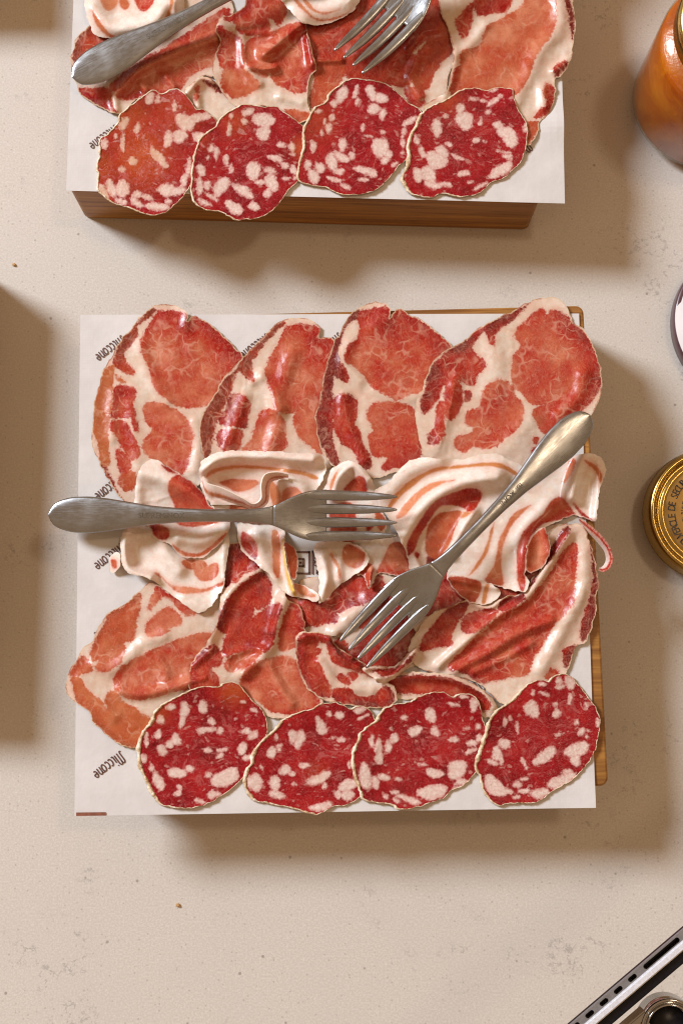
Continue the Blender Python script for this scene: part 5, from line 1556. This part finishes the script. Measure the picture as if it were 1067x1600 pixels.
# ------------------------------------------------------------------ metal rail and clamp at the lower right corner
M['alu'] = mat_plain('silver_painted_metal', (0.62, 0.63, 0.66), .35, 0.0, nscale=1500, amt=.12)
M['gun'] = mat_plain('grey_satin_metal', (0.165, 0.155, 0.150), .35, 0.0, spec=.6, nscale=700, amt=.10)
M['blackmetal'] = mat_plain('black_anodised_metal', (0.006, 0.006, 0.009), .30, 0.0, spec=.25, nscale=700, amt=.3)
M['chrome'] = mat_plain('polished_chrome', (0.42, 0.415, 0.41), .12, 1.0, nscale=50, amt=.05, bump=.01)
RZ = 0.24
A, Bp = U(895, 1600, RZ), U(1067, 1454, RZ)
dirv = (Bp - A).normalized(); LR = 0.30
nrm = Vector((dirv.y, -dirv.x, 0))          # towards lower right
ang = math.atan2(dirv.y, dirv.x)
mid = U(1003.5, 1515, RZ)
stand = empty('camera_stand', (mid.x, mid.y, 0))
stand.rotation_euler = (0, 0, ang)
tag(stand, 'metal stand arm with a row of holes and chrome ring, lower right corner', 'stand')
sc = (CAMZ - RZ) / F       # metres per photo pixel at that height


def box_part(nm, x0, x1, y0, y1, z0, z1, mat, parent=stand, bev=0.0006):
    bm = bmesh.new()
    bmesh.ops.create_cube(bm, size=1.0)
    for v in bm.verts:
        v.co = Vector(((x0 + x1) / 2 + v.co.x * (x1 - x0), (y0 + y1) / 2 + v.co.y * (y1 - y0), (z0 + z1) / 2 + v.co.z * (z1 - z0)))
    bmesh.ops.bevel(bm, geom=bm.edges[:], offset=bev, segments=2, affect='EDGES')
    me = bpy.data.meshes.new(nm)
    bm.to_mesh(me); bm.free()
    return new_obj(nm, me, mat, parent)


# local frame: x along the arm, +y towards the upper left of the picture
x0, x1 = -LR * .55, 60 * sc
box_part('silver_strip', x0, LR * .6, -17.4 * sc, -5.6 * sc, RZ - .006, RZ + .0004, M['alu'])
box_part('black_rail', x0, LR * .6, -34 * sc, -17.6 * sc, RZ - .010, RZ - .0016, M['blackmetal'])
box_part('slot_floor', x0, LR * .6, -5.0 * sc, 5.0 * sc, RZ - .006, RZ - .0034, M['blackmetal'])


def slot_loop(cx, half, hw, n=10):
    o = []
    for i in range(n + 1):
        a = -math.pi / 2 + math.pi * i / n
        o.append((cx + half + hw * math.cos(a), hw * math.sin(a)))
    for i in range(n + 1):
        a = math.pi / 2 + math.pi * i / n
        o.append((cx - half + hw * math.cos(a), hw * math.sin(a)))
    return o


loops = [slot_loop(hx, 4.2, 3.3) for hx in (-160, -132, -104, -76, -48, -20)] + [slot_loop(37.6, 31, 3.7, 14)]
xa, xb = x0 / sc, LR * .6 / sc
outer = [(x, -5.4) for x in np.linspace(xa, xb, 90)] + [(x, 5.4) for x in np.linspace(xb, xa, 90)]
allp, edges = list(outer), [(i, (i + 1) % len(outer)) for i in range(len(outer))]
for lp in loops:
    b0 = len(allp)
    allp += lp
    edges += [(b0 + i, b0 + (i + 1) % len(lp)) for i in range(len(lp))]
vc, _, fcs, _, _, _ = delaunay_2d_cdt([Vector(q) for q in allp], edges, [], 0, 1e-4)
vv = np.array([tuple(v) for v in vc])
cen = np.array([vv[list(f)].mean(0) for f in fcs])
keep = inside(cen, np.array(outer))
for lp in loops:
    keep &= ~inside(cen, np.array(lp))
me = mesh_from('edge_strip', [(x * sc, y * sc, RZ - .0006) for x, y in vv], [f for f, q in zip(fcs, keep) if q], False)
if me.polygons[0].normal.z < 0: me.flip_normals()
o = new_obj('edge_strip', me, M['gun'], stand)
md = o.modifiers.new('thickness', 'SOLIDIFY'); md.thickness = .0024; md.offset = -1
for lp in loops:
    n = len(lp)
    cx = sum(q[0] for q in lp) / n
    V = [(x * sc, y * sc, RZ - .0005) for x, y in lp] + [((x - (.5 if x > cx else -.5)) * sc, y * .80 * sc, RZ - .0022) for x, y in lp]
    Fr = [(i, (i + 1) % n, n + (i + 1) % n, n + i) for i in range(n)]
    new_obj('hole_rim', mesh_from('hole_rim', V, Fr), M['chrome'], stand)
# clamp ring
rc = U(1046, 1607, RZ - .01) - stand.location
rcl = Matrix.Rotation(-ang, 3, 'Z') @ Vector((rc.x, rc.y, 0))
lathe('clamp_ring', [(.0086, RZ - .020), (.0086, RZ - .010), (.0092, RZ - .008), (.0098, RZ - .009), (.0102, RZ - .010), (.0106, RZ - .0085), (.0114, RZ - .008), (.0120, RZ - .010), (.0120, RZ - .020), (.0086, RZ - .020)], 72, M['chrome'], stand, (rcl.x, rcl.y, 0))
lathe('clamp_core', [(0, RZ - .014), (.0080, RZ - .013), (.0085, RZ - .0145), (.0085, RZ - .02)], 48, M['blackmetal'], stand, (rcl.x, rcl.y, 0))
box_part('clamp_arm', rcl.x - .11, rcl.x - .003, rcl.y + .0088, rcl.y + .0118, RZ - .018, RZ - .009, M['chrome'])
box_part('clamp_arm', rcl.x - .11, rcl.x - .005, rcl.y + .0050, rcl.y + .0072, RZ - .018, RZ - .010, M['chrome'])
# the post that carries it, beyond the corner
box_part('post', LR * .52, LR * .60, -.05, -.03, 0.0, RZ - .003, M['blackmetal'])
box_part('cross_bar', LR * .52, LR * .60, -.05, -.002, RZ - .016, RZ - .0105, M['blackmetal'])

# ------------------------------------------------------------------ crumbs
def crumb(px, py, r, label):
    p = U(px, py, 0)
    bm = bmesh.new()
    bmesh.ops.create_icosphere(bm, subdivisions=2, radius=r)
    for v in bm.verts:
        k = 1 + .35 * (random.random() - .5)
        v.co = Vector((v.co.x * k * 1.2, v.co.y * k, v.co.z * k * .8 + r * .6))
    me = bpy.data.meshes.new('bread_crumb'); bm.to_mesh(me); bm.free()
    o = new_obj('bread_crumb', me, M['crumb'])
    o.location = p
    tag(o, label, 'crumb', 'crumbs on the counter')


crumb(278, 1414, .0011, 'tan crumb on the open counter below the middle board')
crumb(23, 414, .0010, 'yellowish crumb near the left edge of the counter')
print('TRIS', TRIS)
